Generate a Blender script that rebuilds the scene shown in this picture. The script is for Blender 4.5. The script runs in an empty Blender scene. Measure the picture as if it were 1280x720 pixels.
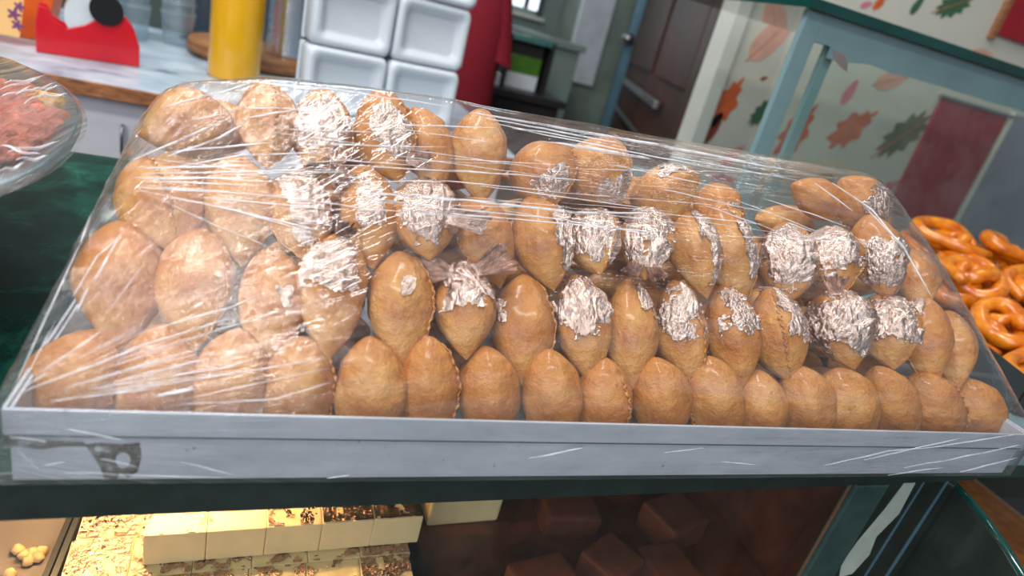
import bpy, bmesh, math, random
from mathutils import Vector, Matrix, noise
from mathutils.bvhtree import BVHTree

S = bpy.context.scene
COL = S.collection
PI = math.pi

# ------------------------------------------------------------------ camera
FPX = 800.0
EYE = Vector((0, 0, 0.27))
dn = Vector((-500, 1863, 800)).normalized()
xa = Vector((2100, 220, 800)); xa = (xa - dn * xa.dot(dn)).normalized()
za = -dn
ya = za.cross(xa)
RW = Matrix((xa, ya, za))                       # image axes (right, down, forward) -> world
cam_d = bpy.data.cameras.new('camera'); cam = bpy.data.objects.new('camera', cam_d); COL.objects.link(cam)
rt = RW @ Vector((1, 0, 0)); up = RW @ Vector((0, -1, 0)); bk = RW @ Vector((0, 0, -1))
cam.matrix_world = Matrix(((rt.x, up.x, bk.x, EYE.x), (rt.y, up.y, bk.y, EYE.y), (rt.z, up.z, bk.z, EYE.z), (0, 0, 0, 1)))
cam_d.sensor_width = 36; cam_d.lens = 36 * FPX / 1280; cam_d.clip_start = 0.01; cam_d.clip_end = 50
cam_d.dof.use_dof = True; cam_d.dof.focus_distance = 0.5; cam_d.dof.aperture_fstop = 5.0
S.camera = cam

# ------------------------------------------------------------------ world, lights, exposure
w = bpy.data.worlds.new('world'); S.world = w; w.use_nodes = True
w.node_tree.nodes['Background'].inputs[0].default_value = (0.80, 0.90, 1.0, 1)
w.node_tree.nodes['Background'].inputs[1].default_value = 0.16
def area(name, loc, target, sx, sy, power, col):
    l = bpy.data.lights.new(name, 'AREA'); l.shape = 'RECTANGLE'; l.size = sx; l.size_y = sy; l.energy = power; l.color = col
    o = bpy.data.objects.new(name, l); COL.objects.link(o); o.location = loc
    o.rotation_euler = (Vector(target) - Vector(loc)).to_track_quat('-Z', 'Y').to_euler()
    return o
area('unseen_ceiling_light', (-0.35, 0.75, 1.75), (0.1, 0.5, 0), 1.2, 0.12, 24, (1, 0.97, 0.92))
area('unseen_ceiling_light', (1.3, 1.0, 1.75), (1.0, 0.8, 0), 0.12, 1.2, 5, (1, 0.98, 0.95))
area('unseen_ceiling_light', (-0.2, 2.2, 1.75), (-0.2, 2.0, 0), 1.2, 0.15, 17, (0.93, 0.97, 1))
area('shop_front_daylight', (-1.2, -1.6, 1.1), (0.2, 0.8, 0.0), 2.4, 1.6, 38, (0.88, 0.95, 1))
area('unseen_ceiling_light', (-0.5, -0.35, 1.75), (-0.2, 0.7, 0), 1.2, 0.12, 17, (1, 0.98, 0.95))  # unseen light added to brighten desk panel, tray front and pastries
S.view_settings.view_transform = 'Standard'; S.view_settings.look = 'None'
S.view_settings.gamma = 1; S.view_settings.use_curve_mapping = False
S.view_settings.exposure = 0.2

# ------------------------------------------------------------------ pixel -> point on a real plane (1280x720 frame)
def ray(px, py): return RW @ Vector((px - 640, py - 360, FPX))
def on_y(px, py, y): r = ray(px, py); return EYE + r * (y / r.y)
def on_z(px, py, z): r = ray(px, py); return EYE + r * ((z - EYE.z) / r.z)
def depth(P): return (RW.transposed() @ (Vector(P) - EYE)).z

# ------------------------------------------------------------------ materials
def rgba(c): return (c[0], c[1], c[2], 1)
def s2l(r, g, b): 
    f = lambda v: (v / 255 / 12.92) if v <= 10 else ((v / 255 + 0.055) / 1.055) ** 2.4
    return (f(r), f(g), f(b))
class NT:
    def __init__(s, name):
        s.m = bpy.data.materials.new(name); s.m.use_nodes = True; s.t = s.m.node_tree; s.n = s.t.nodes; s.l = s.t.links
        s.p = s.n['Principled BSDF']; s.o = s.n['Material Output']
    def new(s, kind, **kw):
        n = s.n.new(kind)
        for k, v in kw.items(): setattr(n, k, v)
        return n
    def link(s, a, b): s.l.new(a, b)
    def ramp(s, src, stops):
        r = s.new('ShaderNodeValToRGB'); e = r.color_ramp.elements
        while len(e) < len(stops): e.new(0.5)
        for i, (p, c) in enumerate(stops): e[i].position = p; e[i].color = rgba(c)
        s.link(src, r.inputs[0]); return r.outputs[0]
    def noise(s, scale=5, detail=4, rough=0.55, vec=None, dist=0):
        n = s.new('ShaderNodeTexNoise'); n.inputs['Scale'].default_value = scale; n.inputs['Detail'].default_value = detail
        n.inputs['Roughness'].default_value = rough; n.inputs['Distortion'].default_value = dist
        if vec is not None: s.link(vec, n.inputs['Vector'])
        return n.outputs[0]
    def coord(s, scale=(1, 1, 1), rot=(0, 0, 0), which='Object'):
        c = s.new('ShaderNodeTexCoord'); mp = s.new('ShaderNodeMapping'); mp.inputs['Scale'].default_value = scale; mp.inputs['Rotation'].default_value = rot
        s.link(c.outputs[which], mp.inputs[0]); return mp.outputs[0]
    def bump(s, h, strength=0.3, dist=0.001, to=None):
        b = s.new('ShaderNodeBump'); b.inputs['Strength'].default_value = strength; b.inputs['Distance'].default_value = dist
        s.link(h, b.inputs['Height'])
        if to is None: s.link(b.outputs[0], s.p.inputs['Normal'])
        return b.outputs[0]
    def math(s, op, a, b=None, c=None):
        m = s.new('ShaderNodeMath', operation=op)
        for i, v in enumerate((a, b, c)):
            if v is None: continue
            if isinstance(v, (int, float)): m.inputs[i].default_value = v
            else: s.link(v, m.inputs[i])
        return m.outputs[0]
def mat(name, col, rough=0.5, metal=0.0, var=0.12, scale=12, bump=0.0, bscale=60, bdist=0.001, coat=0, spec=0.5):
    t = NT(name); c = Vector(col)
    t.link(t.ramp(t.noise(scale, 5, 0.6, t.coord()), [(0.3, c * (1 - var)), (0.7, c * (1 + var))]), t.p.inputs['Base Color'])
    t.p.inputs['Roughness'].default_value = rough; t.p.inputs['Metallic'].default_value = metal
    t.p.inputs['Coat Weight'].default_value = coat; t.p.inputs['Specular IOR Level'].default_value = spec
    if bump: t.bump(t.noise(bscale, 4, 0.6, t.coord()), bump, bdist)
    return t.m

# fried dough
def dough():
    t = NT('fried_dough'); oi = t.new('ShaderNodeObjectInfo')
    c1 = t.ramp(t.noise(42, 6, 0.65, t.coord()), [(0.26, s2l(158, 90, 38)), (0.46, s2l(196, 132, 66)), (0.62, s2l(212, 156, 88)), (0.74, s2l(232, 188, 126))])
    c2 = t.ramp(t.noise(26, 6, 0.65, t.coord()), [(0.3, s2l(166, 92, 32)), (0.55, s2l(202, 134, 62)), (0.75, s2l(222, 166, 96))])
    mx = t.new('ShaderNodeMixRGB'); t.link(oi.outputs['Random'], mx.inputs[0]); t.link(c1, mx.inputs[1]); t.link(c2, mx.inputs[2])
    # tan speckles of darker frying
    sp = t.ramp(t.noise(210, 3, 0.5, t.coord()), [(0.62, (1, 1, 1)), (0.74, (0.62, 0.50, 0.40))])
    m2 = t.new('ShaderNodeMixRGB', blend_type='MULTIPLY'); m2.inputs[0].default_value = 0.8; t.link(mx.outputs[0], m2.inputs[1]); t.link(sp, m2.inputs[2])
    t.link(m2.outputs[0], t.p.inputs['Base Color'])
    t.link(t.ramp(t.noise(60, 4, 0.6, t.coord()), [(0.35, (0.26,) * 3), (0.65, (0.52,) * 3)]), t.p.inputs['Roughness'])
    t.p.inputs['Coat Weight'].default_value = 0.3; t.p.inputs['Coat Roughness'].default_value = 0.15
    vo = t.new('ShaderNodeTexVoronoi', feature='SMOOTH_F1'); vo.inputs['Scale'].default_value = 130; t.link(t.coord(), vo.inputs['Vector'])
    hb = t.math('ADD', t.math('MULTIPLY', t.noise(95, 6, 0.7, t.coord()), 1.0), t.math('MULTIPLY', vo.outputs['Distance'], -0.35))
    t.bump(hb, 0.9, 0.0036)
    return t.m
def leaf_metal(name, col):
    t = NT(name); c = Vector(col)
    t.link(t.ramp(t.noise(160, 4, 0.6, t.coord()), [(0.35, c * 0.78), (0.65, c)]), t.p.inputs['Base Color'])
    t.p.inputs['Metallic'].default_value = 1; t.p.inputs['Roughness'].default_value = 0.2
    t.bump(t.noise(330, 5, 0.7, t.coord(), 1.0), 0.8, 0.0012)
    return t.m
def schlick(t, nb=None, f0=0.04, k=1.0, cap=0.8):
    lw = t.new('ShaderNodeLayerWeight'); lw.inputs[0].default_value = 0.5
    if nb is not None: t.link(nb, lw.inputs['Normal'])
    p = t.math('POWER', lw.outputs['Facing'], 5.0)
    return t.math('MINIMUM', t.math('MULTIPLY', t.math('MULTIPLY_ADD', p, 1 - f0, f0), k), cap)
def film_mat(name, haze=0.05, refl=1.0, streak=True):
    t = NT(name); t.n.remove(t.p)
    geo = t.new('ShaderNodeNewGeometry'); sep = t.new('ShaderNodeSeparateXYZ'); t.link(geo.outputs['Position'], sep.inputs[0])
    h = t.noise(1.0, 5, 0.6, t.coord((7, 90, 90)), 0.3)
    # creases fanning out of the front-left tray corner
    dx = t.math('ADD', sep.outputs[0], 0.16); dz = t.math('SUBTRACT', sep.outputs[2], 0.03)
    ang = t.math('ARCTAN2', dz, dx); rad = t.math('MULTIPLY', dx, 5.0)
    cb = t.new('ShaderNodeCombineXYZ'); t.link(t.math('MULTIPLY', ang, 26.0), cb.inputs[0]); t.link(rad, cb.inputs[1])
    h2 = t.noise(1.0, 5, 0.62, cb.outputs[0])
    mk = t.new('ShaderNodeMapRange'); mk.inputs['From Min'].default_value = 0.05; mk.inputs['From Max'].default_value = 0.30; t.link(sep.outputs[0], mk.inputs['Value'])
    mx = t.new('ShaderNodeMixRGB'); t.link(mk.outputs[0], mx.inputs[0]); t.link(h2, mx.inputs[1]); t.link(h, mx.inputs[2])
    nb = t.bump(mx.outputs[0], 0.8 if streak else 0.5, 0.004, to=0)
    tr = t.new('ShaderNodeBsdfTransparent'); tr.inputs[0].default_value = (0.985, 0.985, 0.99, 1)
    gl = t.new('ShaderNodeBsdfGlossy'); gl.inputs['Roughness'].default_value = 0.07; gl.inputs[0].default_value = (1, 1, 1, 1); t.link(nb, gl.inputs['Normal'])
    df = t.new('ShaderNodeBsdfDiffuse'); df.inputs[0].default_value = (0.9, 0.93, 0.97, 1)
    f2 = schlick(t, nb, 0.045, 1.5 * refl, 0.75)
    m1 = t.new('ShaderNodeMixShader'); t.link(f2, m1.inputs[0]); t.link(tr.outputs[0], m1.inputs[1]); t.link(gl.outputs[0], m1.inputs[2])
    hz = t.ramp(mx.outputs[0], [(0.45, (haze * 0.25,) * 3), (0.75, (haze * 2.2,) * 3)])
    m2 = t.new('ShaderNodeMixShader'); t.link(hz, m2.inputs[0]); t.link(m1.outputs[0], m2.inputs[1]); t.link(df.outputs[0], m2.inputs[2])
    t.link(m2.outputs[0], t.o.inputs[0]); return t.m
def thin_glass(name, tint=(0.93, 0.98, 0.96), refl=1.0, haze=0.02, rough=0.02):
    t = NT(name); t.n.remove(t.p)
    tr = t.new('ShaderNodeBsdfTransparent'); tr.inputs[0].default_value = rgba(tint)
    gl = t.new('ShaderNodeBsdfGlossy'); gl.inputs['Roughness'].default_value = rough
    df = t.new('ShaderNodeBsdfDiffuse'); df.inputs[0].default_value = (0.75, 0.82, 0.82, 1)
    f2 = schlick(t, None, 0.035, refl, 0.6)
    m1 = t.new('ShaderNodeMixShader'); t.link(f2, m1.inputs[0]); t.link(tr.outputs[0], m1.inputs[1]); t.link(gl.outputs[0], m1.inputs[2])
    hz = t.ramp(t.noise(9, 6, 0.7, t.coord()), [(0.4, (haze * 0.4,) * 3), (0.75, (haze * 2,) * 3)])
    m2 = t.new('ShaderNodeMixShader'); t.link(hz, m2.inputs[0]); t.link(m1.outputs[0], m2.inputs[1]); t.link(df.outputs[0], m2.inputs[2])
    t.link(m2.outputs[0], t.o.inputs[0]); return t.m
def crease_mat():
    t = NT('film_crease'); t.p.inputs['Base Color'].default_value = (0.93, 0.95, 1, 1); t.p.inputs['Roughness'].default_value = 0.12
    t.p.inputs['Specular IOR Level'].default_value = 1.0; t.p.inputs['Coat Weight'].default_value = 1
    tr = t.new('ShaderNodeBsdfTransparent'); mx = t.new('ShaderNodeMixShader')
    f = t.ramp(t.noise(60, 3, 0.6, t.coord()), [(0.35, (0.22,) * 3), (0.65, (0.7,) * 3)])
    t.link(f, mx.inputs[0]); t.link(tr.outputs[0], mx.inputs[1]); t.link(t.p.outputs[0], mx.inputs[2]); t.link(mx.outputs[0], t.o.inputs[0])
    return t.m
def marble():
    t = NT('green_marble')
    c = t.ramp(t.noise(17, 9, 0.72, t.coord(), 0.6), [(0.30, s2l(12, 32, 30)), (0.48, s2l(18, 58, 50)), (0.62, s2l(32, 92, 78)), (0.8, s2l(84, 132, 114))])
    t.link(c, t.p.inputs['Base Color']); t.p.inputs['Roughness'].default_value = 0.22
    return t.m
def metal_tray():
    t = NT('tray_aluminium')
    c = t.ramp(t.noise(9, 6, 0.65, t.coord((2, 5, 5))), [(0.3, s2l(182, 188, 198)), (0.7, s2l(208, 213, 222))])
    sp = t.ramp(t.noise(170, 3, 0.6, t.coord()), [(0.68, (1, 1, 1)), (0.78, (0.25, 0.25, 0.27))])
    m2 = t.new('ShaderNodeMixRGB', blend_type='MULTIPLY'); m2.inputs[0].default_value = 0.8; t.link(c, m2.inputs[1]); t.link(sp, m2.inputs[2])
    t.link(m2.outputs[0], t.p.inputs['Base Color']); t.p.inputs['Metallic'].default_value = 0.25; t.p.inputs['Roughness'].default_value = 0.36
    t.bump(t.noise(5, 6, 0.7, t.coord((8, 160, 160))), 0.15, 0.0006); return t.m
def wood(name, a, b, rough=0.4, sc=(2, 2, 14), coat=0.2):
    t = NT(name)
    t.link(t.ramp(t.noise(4, 6, 0.65, t.coord(sc), 1.5), [(0.3, a), (0.7, b)]), t.p.inputs['Base Color'])
    t.p.inputs['Roughness'].default_value = rough; t.p.inputs['Coat Weight'].default_value = coat; return t.m

M = {}
M['dough'] = dough()
M['leaf'] = leaf_metal('silver_leaf', (0.80, 0.63, 0.55))
M['film'] = film_mat('cling_film', 0.035)
M['film2'] = film_mat('cling_film_plate', 0.05)
M['crease'] = crease_mat()
M['marble'] = marble()
M['tray'] = metal_tray()
M['glass'] = thin_glass('clear_glass', haze=0.035)
M['glass_dark'] = thin_glass('showcase_glass', tint=(0.95, 0.96, 0.95), refl=0.5, haze=0.006)
M['glass_clear'] = thin_glass('side_glass', tint=(0.97, 0.98, 0.98), refl=0.4, haze=0.002)
M['dull_teal'] = mat('dull_teal_glass', s2l(54, 76, 74), 0.25, var=0.3, scale=20, coat=0.3)
M['smoky'] = mat('smoky_glass', s2l(44, 50, 46), 0.2, var=0.4, scale=14, coat=0.3)
M['dullbrown'] = mat('dull_brown_edge', s2l(128, 90, 70), 0.4)
M['glass_edge'] = mat('glass_edge', s2l(14, 66, 60), 0.12, var=0.25, scale=8, coat=0.6)
M['teal_edge'] = mat('teal_glass_edge', s2l(70, 120, 118), 0.2, var=0.25, scale=14, coat=0.5)
M['blue'] = mat('pale_blue_paint', s2l(118, 146, 150), 0.4, var=0.1, scale=7)
M['white'] = mat('white_laminate', s2l(226, 226, 236), 0.35, var=0.03)
M['desk_top'] = None
def desktop():
    t = NT('worn_desk_top')
    c = t.ramp(t.noise(9, 5, 0.65, t.coord((1, 1.6, 1)), 0.4), [(0.30, s2l(64, 54, 60)), (0.42, s2l(150, 168, 184)), (0.62, s2l(186, 202, 214))])
    t.link(c, t.p.inputs['Base Color']); t.p.inputs['Roughness'].default_value = 0.3; return t.m
M['desk_top'] = desktop()
M['desk_edge'] = wood('desk_wood_edge', s2l(92, 52, 36), s2l(196, 130, 84), 0.45, (6, 6, 30))
M['foam'] = mat('white_foam', s2l(210, 218, 226), 0.32, var=0.03, bump=0.1, bscale=160, bdist=0.0005)
M['yellow'] = mat('yellow_plastic', s2l(226, 166, 20), 0.25, var=0.06, coat=0.4)
M['red'] = mat('red_plastic', s2l(204, 22, 38), 0.28, var=0.08, coat=0.3)
M['black'] = mat('black_plastic', s2l(24, 24, 28), 0.35)
M['tape'] = mat('clear_tape_roll', s2l(200, 204, 208), 0.25)
M['orange'] = mat('orange_card', s2l(238, 110, 40), 0.4, var=0.06)
M['cream'] = mat('cream_card', s2l(244, 190, 120), 0.45, var=0.06)
M['purple'] = mat('purple_print', s2l(120, 60, 110), 0.5)
M['foil'] = mat('aluminium_foil', s2l(206, 212, 218), 0.22, 1.0, var=0.06, bump=0.6, bscale=90, bdist=0.002)
M['disc_wood'] = wood('round_board_wood', s2l(120, 76, 44), s2l(176, 122, 72), 0.5)
M['grey_post'] = mat('grey_steel', s2l(84, 96, 108), 0.35, 0.4)
M['door_wood'] = wood('dark_brown_door', s2l(44, 26, 18), s2l(88, 48, 30), 0.5, (3, 3, 1), 0.0)
M['steel'] = mat('brushed_steel', s2l(176, 180, 184), 0.28, 0.9)
M['bluemetal'] = mat('blue_grey_metal', s2l(96, 132, 150), 0.3, 0.3)
M['wall_paper'] = mat('cream_wallpaper', s2l(212, 208, 194), 0.6, var=0.05, scale=4)
M['trim'] = mat('white_trim', s2l(216, 216, 206), 0.45, var=0.04)
for n, c in dict(lp_pink=(222, 170, 150), lp_orange=(214, 96, 46), lp_green=(66, 104, 74), lp_olive=(112, 112, 80), lp_rose=(214, 130, 140), lp_brown=(142, 52, 34), vein=(196, 120, 96)).items():
    M[n] = mat(n, s2l(*c), 0.6, var=0.15, scale=30)
M['greyboard'] = mat('grey_board', s2l(150, 148, 160), 0.5, var=0.05, scale=3)
M['banner'] = mat('red_banner', s2l(168, 28, 40), 0.5, var=0.12)
M['greywall'] = mat('grey_green_wall', s2l(120, 136, 132), 0.5, var=0.08, scale=3)
M['stone'] = mat('veined_stone', s2l(128, 140, 130), 0.35, var=0.25, scale=6)
M['floor'] = mat('floor_tile', s2l(120, 118, 112), 0.4, var=0.08, scale=3)
M['dark'] = mat('dark_cabinet', s2l(38, 36, 38), 0.45)
M['thali'] = mat('dull_silver', s2l(116, 128, 132), 0.32, 0.75, var=0.25, scale=40, bump=0.25, bscale=90, bdist=0.001)
M['redsweet'] = mat('red_coconut_sweet', s2l(198, 112, 86), 0.6, var=0.3, scale=70, bump=0.9, bscale=160, bdist=0.004)
M['yellowsweet'] = mat('yellow_sweet', s2l(220, 170, 96), 0.55, var=0.2, scale=60, bump=0.6, bscale=150, bdist=0.002)
M['barfi'] = mat('milk_fudge', s2l(240, 214, 164), 0.55, var=0.06, scale=60, bump=0.4, bscale=160, bdist=0.001)
M['barfi_leaf'] = leaf_metal('tarnished_leaf', (0.62, 0.42, 0.34))
M['traydark'] = mat('dark_steel_tray', s2l(70, 72, 74), 0.38, 0.6, var=0.15)
M['traygrey'] = mat('grey_tray', s2l(150, 140, 136), 0.4, 0.3, var=0.1)
M['brown'] = wood('brown_panel', s2l(58, 30, 20), s2l(112, 60, 38), 0.4, (5, 5, 2))
M['brownsweet'] = mat('brown_sweet', s2l(96, 52, 36), 0.4, var=0.25, scale=60, bump=0.5, bscale=120)
M['shirt'] = mat('dark_red_cotton', s2l(142, 22, 42), 0.85, var=0.1, scale=20)
M['skin'] = mat('skin', s2l(120, 78, 58), 0.5, var=0.05)
M['trouser'] = mat('dark_trousers', s2l(34, 34, 42), 0.85)
M['hair'] = mat('black_hair', s2l(18, 16, 16), 0.5)
M['print'] = mat('orange_print', s2l(176, 60, 52), 0.8)
M['green_pack'] = mat('green_pack', s2l(74, 120, 42), 0.4, var=0.3, scale=40)
M['whitepack'] = mat('white_pack', s2l(206, 212, 220), 0.4)
def stainmat():
    t = NT('dark_rust_stain'); c = t.ramp(t.noise(150, 5, 0.7, t.coord()), [(0.40, s2l(58, 52, 42)), (0.56, s2l(104, 100, 92)), (0.66, s2l(160, 166, 176))])
    t.link(c, t.p.inputs['Base Color']); t.p.inputs['Roughness'].default_value = 0.5; return t.m
M['stain'] = stainmat(); M['hemshade'] = mat('painted_hem_shade', s2l(70, 70, 70), 0.7)
M['sticker'] = mat('peeling_sticker', s2l(176, 186, 176), 0.5, var=0.15, scale=30)
M['crumb'] = mat('fudge_crumb', s2l(226, 190, 140), 0.6, var=0.1)
def jal():
    t = NT('syrup_orange'); c = t.ramp(t.noise(50, 4, 0.6, t.coord()), [(0.3, s2l(192, 86, 6)), (0.7, s2l(240, 148, 28))])
    t.link(c, t.p.inputs['Base Color']); t.p.inputs['Roughness'].default_value = 0.25; t.p.inputs['Coat Weight'].default_value = 0.6; t.p.inputs['Coat Roughness'].default_value = 0.1
    t.bump(t.noise(120, 4, 0.6, t.coord()), 0.4, 0.001); return t.m
M['jalebi'] = jal()
def emis(name, col, st):
    t = NT(name); t.p.inputs['Base Color'].default_value = rgba(col); t.p.inputs['Emission Color'].default_value = rgba(col); t.p.inputs['Emission Strength'].default_value = st
    # slight variation along the glass
    t.link(t.ramp(t.noise(3), [(0, Vector(col) * 0.97), (1, col)]), t.p.inputs['Emission Color']); return t.m
M['lamp'] = emis('lit_tube', (1, 0.60, 0.27), 120)
M['window'] = emis('daylit_window', (0.86, 0.94, 1.0), 1.3)

# ------------------------------------------------------------------ mesh helpers
class MB:
    def __init__(s): s.v = []; s.f = []
    def add(s, vs, fs):
        o = len(s.v); s.v += [Vector(v) for v in vs]; s.f += [[i + o for i in f] for f in fs]; return s
    def box(s, a, b, rz=0, pivot=None):
        a = Vector(a); b = Vector(b); vs = [Vector((x, y, z)) for z in (a.z, b.z) for y in (a.y, b.y) for x in (a.x, b.x)]
        if rz:
            p = Vector(pivot) if pivot else (a + b) / 2; R = Matrix.Rotation(rz, 3, 'Z'); vs = [p + R @ (v - p) for v in vs]
        return s.add(vs, [(0, 2, 3, 1), (4, 5, 7, 6), (0, 1, 5, 4), (1, 3, 7, 5), (3, 2, 6, 7), (2, 0, 4, 6)])
    def lathe(s, prof, c=(0, 0, 0), n=32, ex=1, ey=1):
        c = Vector(c); vs = []; fs = []
        for r, z in prof:
            for k in range(n): a = 2 * PI * k / n; vs.append(c + Vector((r * ex * math.cos(a), r * ey * math.sin(a), z)))
        for i in range(len(prof) - 1):
            for k in range(n): fs.append((i * n + k, i * n + (k + 1) % n, (i + 1) * n + (k + 1) % n, (i + 1) * n + k))
        return s.add(vs, fs)
    def tube(s, pts, rad, n=8, flat=1.0, cap=True):
        pts = [Vector(p) for p in pts]; vs = []; fs = []; m = len(pts); prev = None
        for i, p in enumerate(pts):
            d = (pts[min(i + 1, m - 1)] - pts[max(i - 1, 0)]).normalized()
            a = Vector((0, 0, 1)) if abs(d.z) < 0.9 else Vector((1, 0, 0))
            sx = d.cross(a).normalized() if prev is None else (prev - d * prev.dot(d)).normalized()
            prev = sx; sy = d.cross(sx); r = rad(i / (m - 1)) if callable(rad) else rad
            for k in range(n): t = 2 * PI * k / n; vs.append(p + sx * (r * math.cos(t)) + sy * (r * flat * math.sin(t)))
        for i in range(m - 1):
            for k in range(n): fs.append((i * n + k, i * n + (k + 1) % n, (i + 1) * n + (k + 1) % n, (i + 1) * n + k))
        if cap: fs += [tuple(range(n))[::-1], tuple(range((m - 1) * n, m * n))]
        return s.add(vs, fs)
    def prism(s, outline, thick, origin, ex, ey):
        o = Vector(origin); ex = Vector(ex); ey = Vector(ey); nz = ex.cross(ey).normalized() * thick; n = len(outline)
        vs = [o + ex * a + ey * b for a, b in outline]; vs += [v + nz for v in vs]
        return s.add(vs, [tuple(range(n))[::-1], tuple(range(n, 2 * n))] + [(i, (i + 1) % n, n + (i + 1) % n, n + i) for i in range(n)])
    def build(s, name, m, parent=None, smooth=False, bevel=0, seg=2, loc=None):
        me = bpy.data.meshes.new(name); L = Vector(loc) if loc is not None else Vector((0, 0, 0))
        if parent is not None and loc is None: L = parent.matrix_world.translation.copy() * 0
        me.from_pydata([v - L for v in s.v], [], s.f); me.materials.append(m)
        bm = bmesh.new(); bm.from_mesh(me); bmesh.ops.recalc_face_normals(bm, faces=bm.faces)
        if bevel: bmesh.ops.bevel(bm, geom=list(bm.edges), offset=bevel, segments=seg, affect='EDGES', profile=0.6, clamp_overlap=True)
        bm.to_mesh(me); bm.free()
        if smooth: me.polygons.foreach_set('use_smooth', [True] * len(me.polygons))
        o = bpy.data.objects.new(name, me); COL.objects.link(o); o.location = L
        if parent is not None:
            o.parent = parent; o.matrix_parent_inverse = parent_world(parent).inverted()
        return o
def parent_world(p):
    m = p.matrix_basis.copy()
    if p.parent is not None: m = parent_world(p.parent) @ p.matrix_parent_inverse @ m
    return m
def tag(o, label=None, cat=None, group=None, kind=None):
    if label: o['label'] = label
    if cat: o['category'] = cat
    if group: o['group'] = group
    if kind: o['kind'] = kind
    return o
def empty(name, loc, label=None, cat=None, group=None, kind=None):
    o = bpy.data.objects.new(name, None); o.empty_display_size = 0.02; COL.objects.link(o); o.location = loc
    return tag(o, label, cat, group, kind)
def box(name, a, b, m, parent=None, bevel=0.0, rz=0): return MB().box(a, b, rz).build(name, m, parent, bevel=bevel)
def fbm(p, o=3): return noise.fractal(p, 1.0, 2.0, o)

# ------------------------------------------------------------------ setting
FZ = -1.05
tag(box('floor', (-3, -1.5, FZ - 0.05), (4.5, 6, FZ), M['floor']), kind='structure')
tag(box('wall_right', (1.10, 1.60, FZ), (4.5, 1.66, 1.8), M['wall_paper']), kind='structure')
WR = bpy.data.objects['wall_right']
tag(box('trim_1', (1.07, 1.585, FZ), (1.115, 1.66, 1.8), M['trim'], bevel=0.004), kind='structure')
tag(box('wall_back', (-3, 5.2, FZ), (4.5, 5.3, 1.8), M['greywall']), kind='structure')
tag(box('wall_left', (-3.0, 0.9, FZ), (-2.95, 5.2, 1.8), M['greywall']), kind='structure')

def leaf_outline(n, kind):
    pts = []
    for i in range(n):
        a = 2 * PI * i / n
        if kind == 'oval': r = 1; pts.append((math.cos(a) * 1.0, math.sin(a) * 0.42 * (1 - 0.25 * math.cos(a))))
        elif kind == 'lobed': r = 0.80 + 0.13 * math.cos(9 * a) + 0.07 * math.cos(4 * a); pts.append((math.cos(a) * r, math.sin(a) * r * 0.5 * (1 - 0.3 * math.cos(a))))
        else: r = 0.85 + 0.15 * math.cos(11 * a); pts.append((math.cos(a) * r, math.sin(a) * r * 0.5))
    return pts
def print_leaf(px, py, L, rot, kind, m, vein=None):
    p = on_y(px, py, 1.5995); ca, sa = math.cos(rot), math.sin(rot)
    ol = [(L * (a * ca - b * sa), L * (a * sa + b * ca)) for a, b in leaf_outline(44, kind)]
    o = MB().prism(ol, 0.0006, p, (1, 0, 0), (0, 0, 1)).build('printed_leaf', m, WR)
    if vein:
        l2 = [(L * (a * ca - b * sa), L * (a * sa + b * ca)) for a, b in ((-1.15, -0.02), (0.9, -0.008), (0.9, 0.008), (-1.15, 0.02))]
        MB().prism(l2, 0.0012, p, (1, 0, 0), (0, 0, 1)).build('leaf_vein', vein, o)
for args in [(967, 45, 0.085, 0.95, 'oval', M['lp_pink'], M['vein']), (907, 128, 0.085, 1.2, 'lobed', M['lp_orange'], None), (890, 160, 0.05, 1.25, 'oval', M['lp_brown'], None),
             (953, 140, 0.055, 1.0, 'serrate', M['lp_green'], None), (1193, 6, 0.07, 0.5, 'serrate', M['lp_green'], M['vein']), (1147, 6, 0.03, 1.2, 'oval', M['lp_green'], None),
             (1083, 6, 0.02, 0.4, 'oval', M['lp_rose'], None), (955, 98, 0.012, 0.4, 'oval', M['lp_brown'], None), (1065, 160, 0.10, 0.75, 'lobed', M['lp_orange'], None), (1130, 168, 0.11, 0.8, 'serrate', M['lp_olive'], M['vein']),
             (1062, 115, 0.04, 1.3, 'oval', M['lp_rose'], None), (1115, 100, 0.06, 0.4, 'oval', M['lp_pink'], M['vein']), (995, 165, 0.10, 1.2, 'lobed', M['lp_orange'], None), (930, 8, 0.05, 1.2, 'serrate', M['lp_green'], None),
             (915, 195, 0.05, 0.9, 'lobed', M['lp_rose'], None), (900, 228, 0.06, 0.3, 'lobed', M['lp_rose'], None), (1110, 235, 0.05, 0.8, 'lobed', M['lp_rose'], None), (1030, 225, 0.05, 0.2, 'serrate', M['lp_olive'], None),
             (1225, 70, 0.05, 0.2, 'oval', M['lp_pink'], None), (1100, 3, 0.03, 1.0, 'lobed', M['lp_orange'], None)]:
    print_leaf(*args)

# red hangings on the papered wall
t = empty('wall_banner', (1.98, 1.6, 0.4), 'red cloth banner on the papered wall seen through the glass case', 'banner')
p = [on_y(x, y, 1.595) for x, y in ((1172, 128), (1268, 120), (1222, 300), (1150, 300))]
MB().box((1.90, 1.588, -0.12), (2.21, 1.598, 0.355)).build('cloth', M['banner'], t, bevel=0.002)
MB().tube([(1.88, 1.586, 0.36), (2.23, 1.586, 0.36)], 0.006).build('rod', M['steel'], t)
t = empty('grey_board', (2.5, 1.6, 0.1), 'plain grey board on the papered wall right of the red banner', 'board')
MB().box((2.235, 1.586, -0.4), (3.0, 1.598, 0.37)).build('panel', M['greyboard'], t, bevel=0.003)
MB().box((2.225, 1.584, -0.4), (2.2345, 1.599, 0.375)).build('edge_strip', M['trim'], t)
t = empty('red_poster', (2.1, 1.6, 0.7), 'red sign panel high on the papered wall at the right edge', 'sign')
MB().box((1.98, 1.585, 0.565), (2.30, 1.597, 0.85)).build('panel', M['banner'], t, bevel=0.002)
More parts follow.
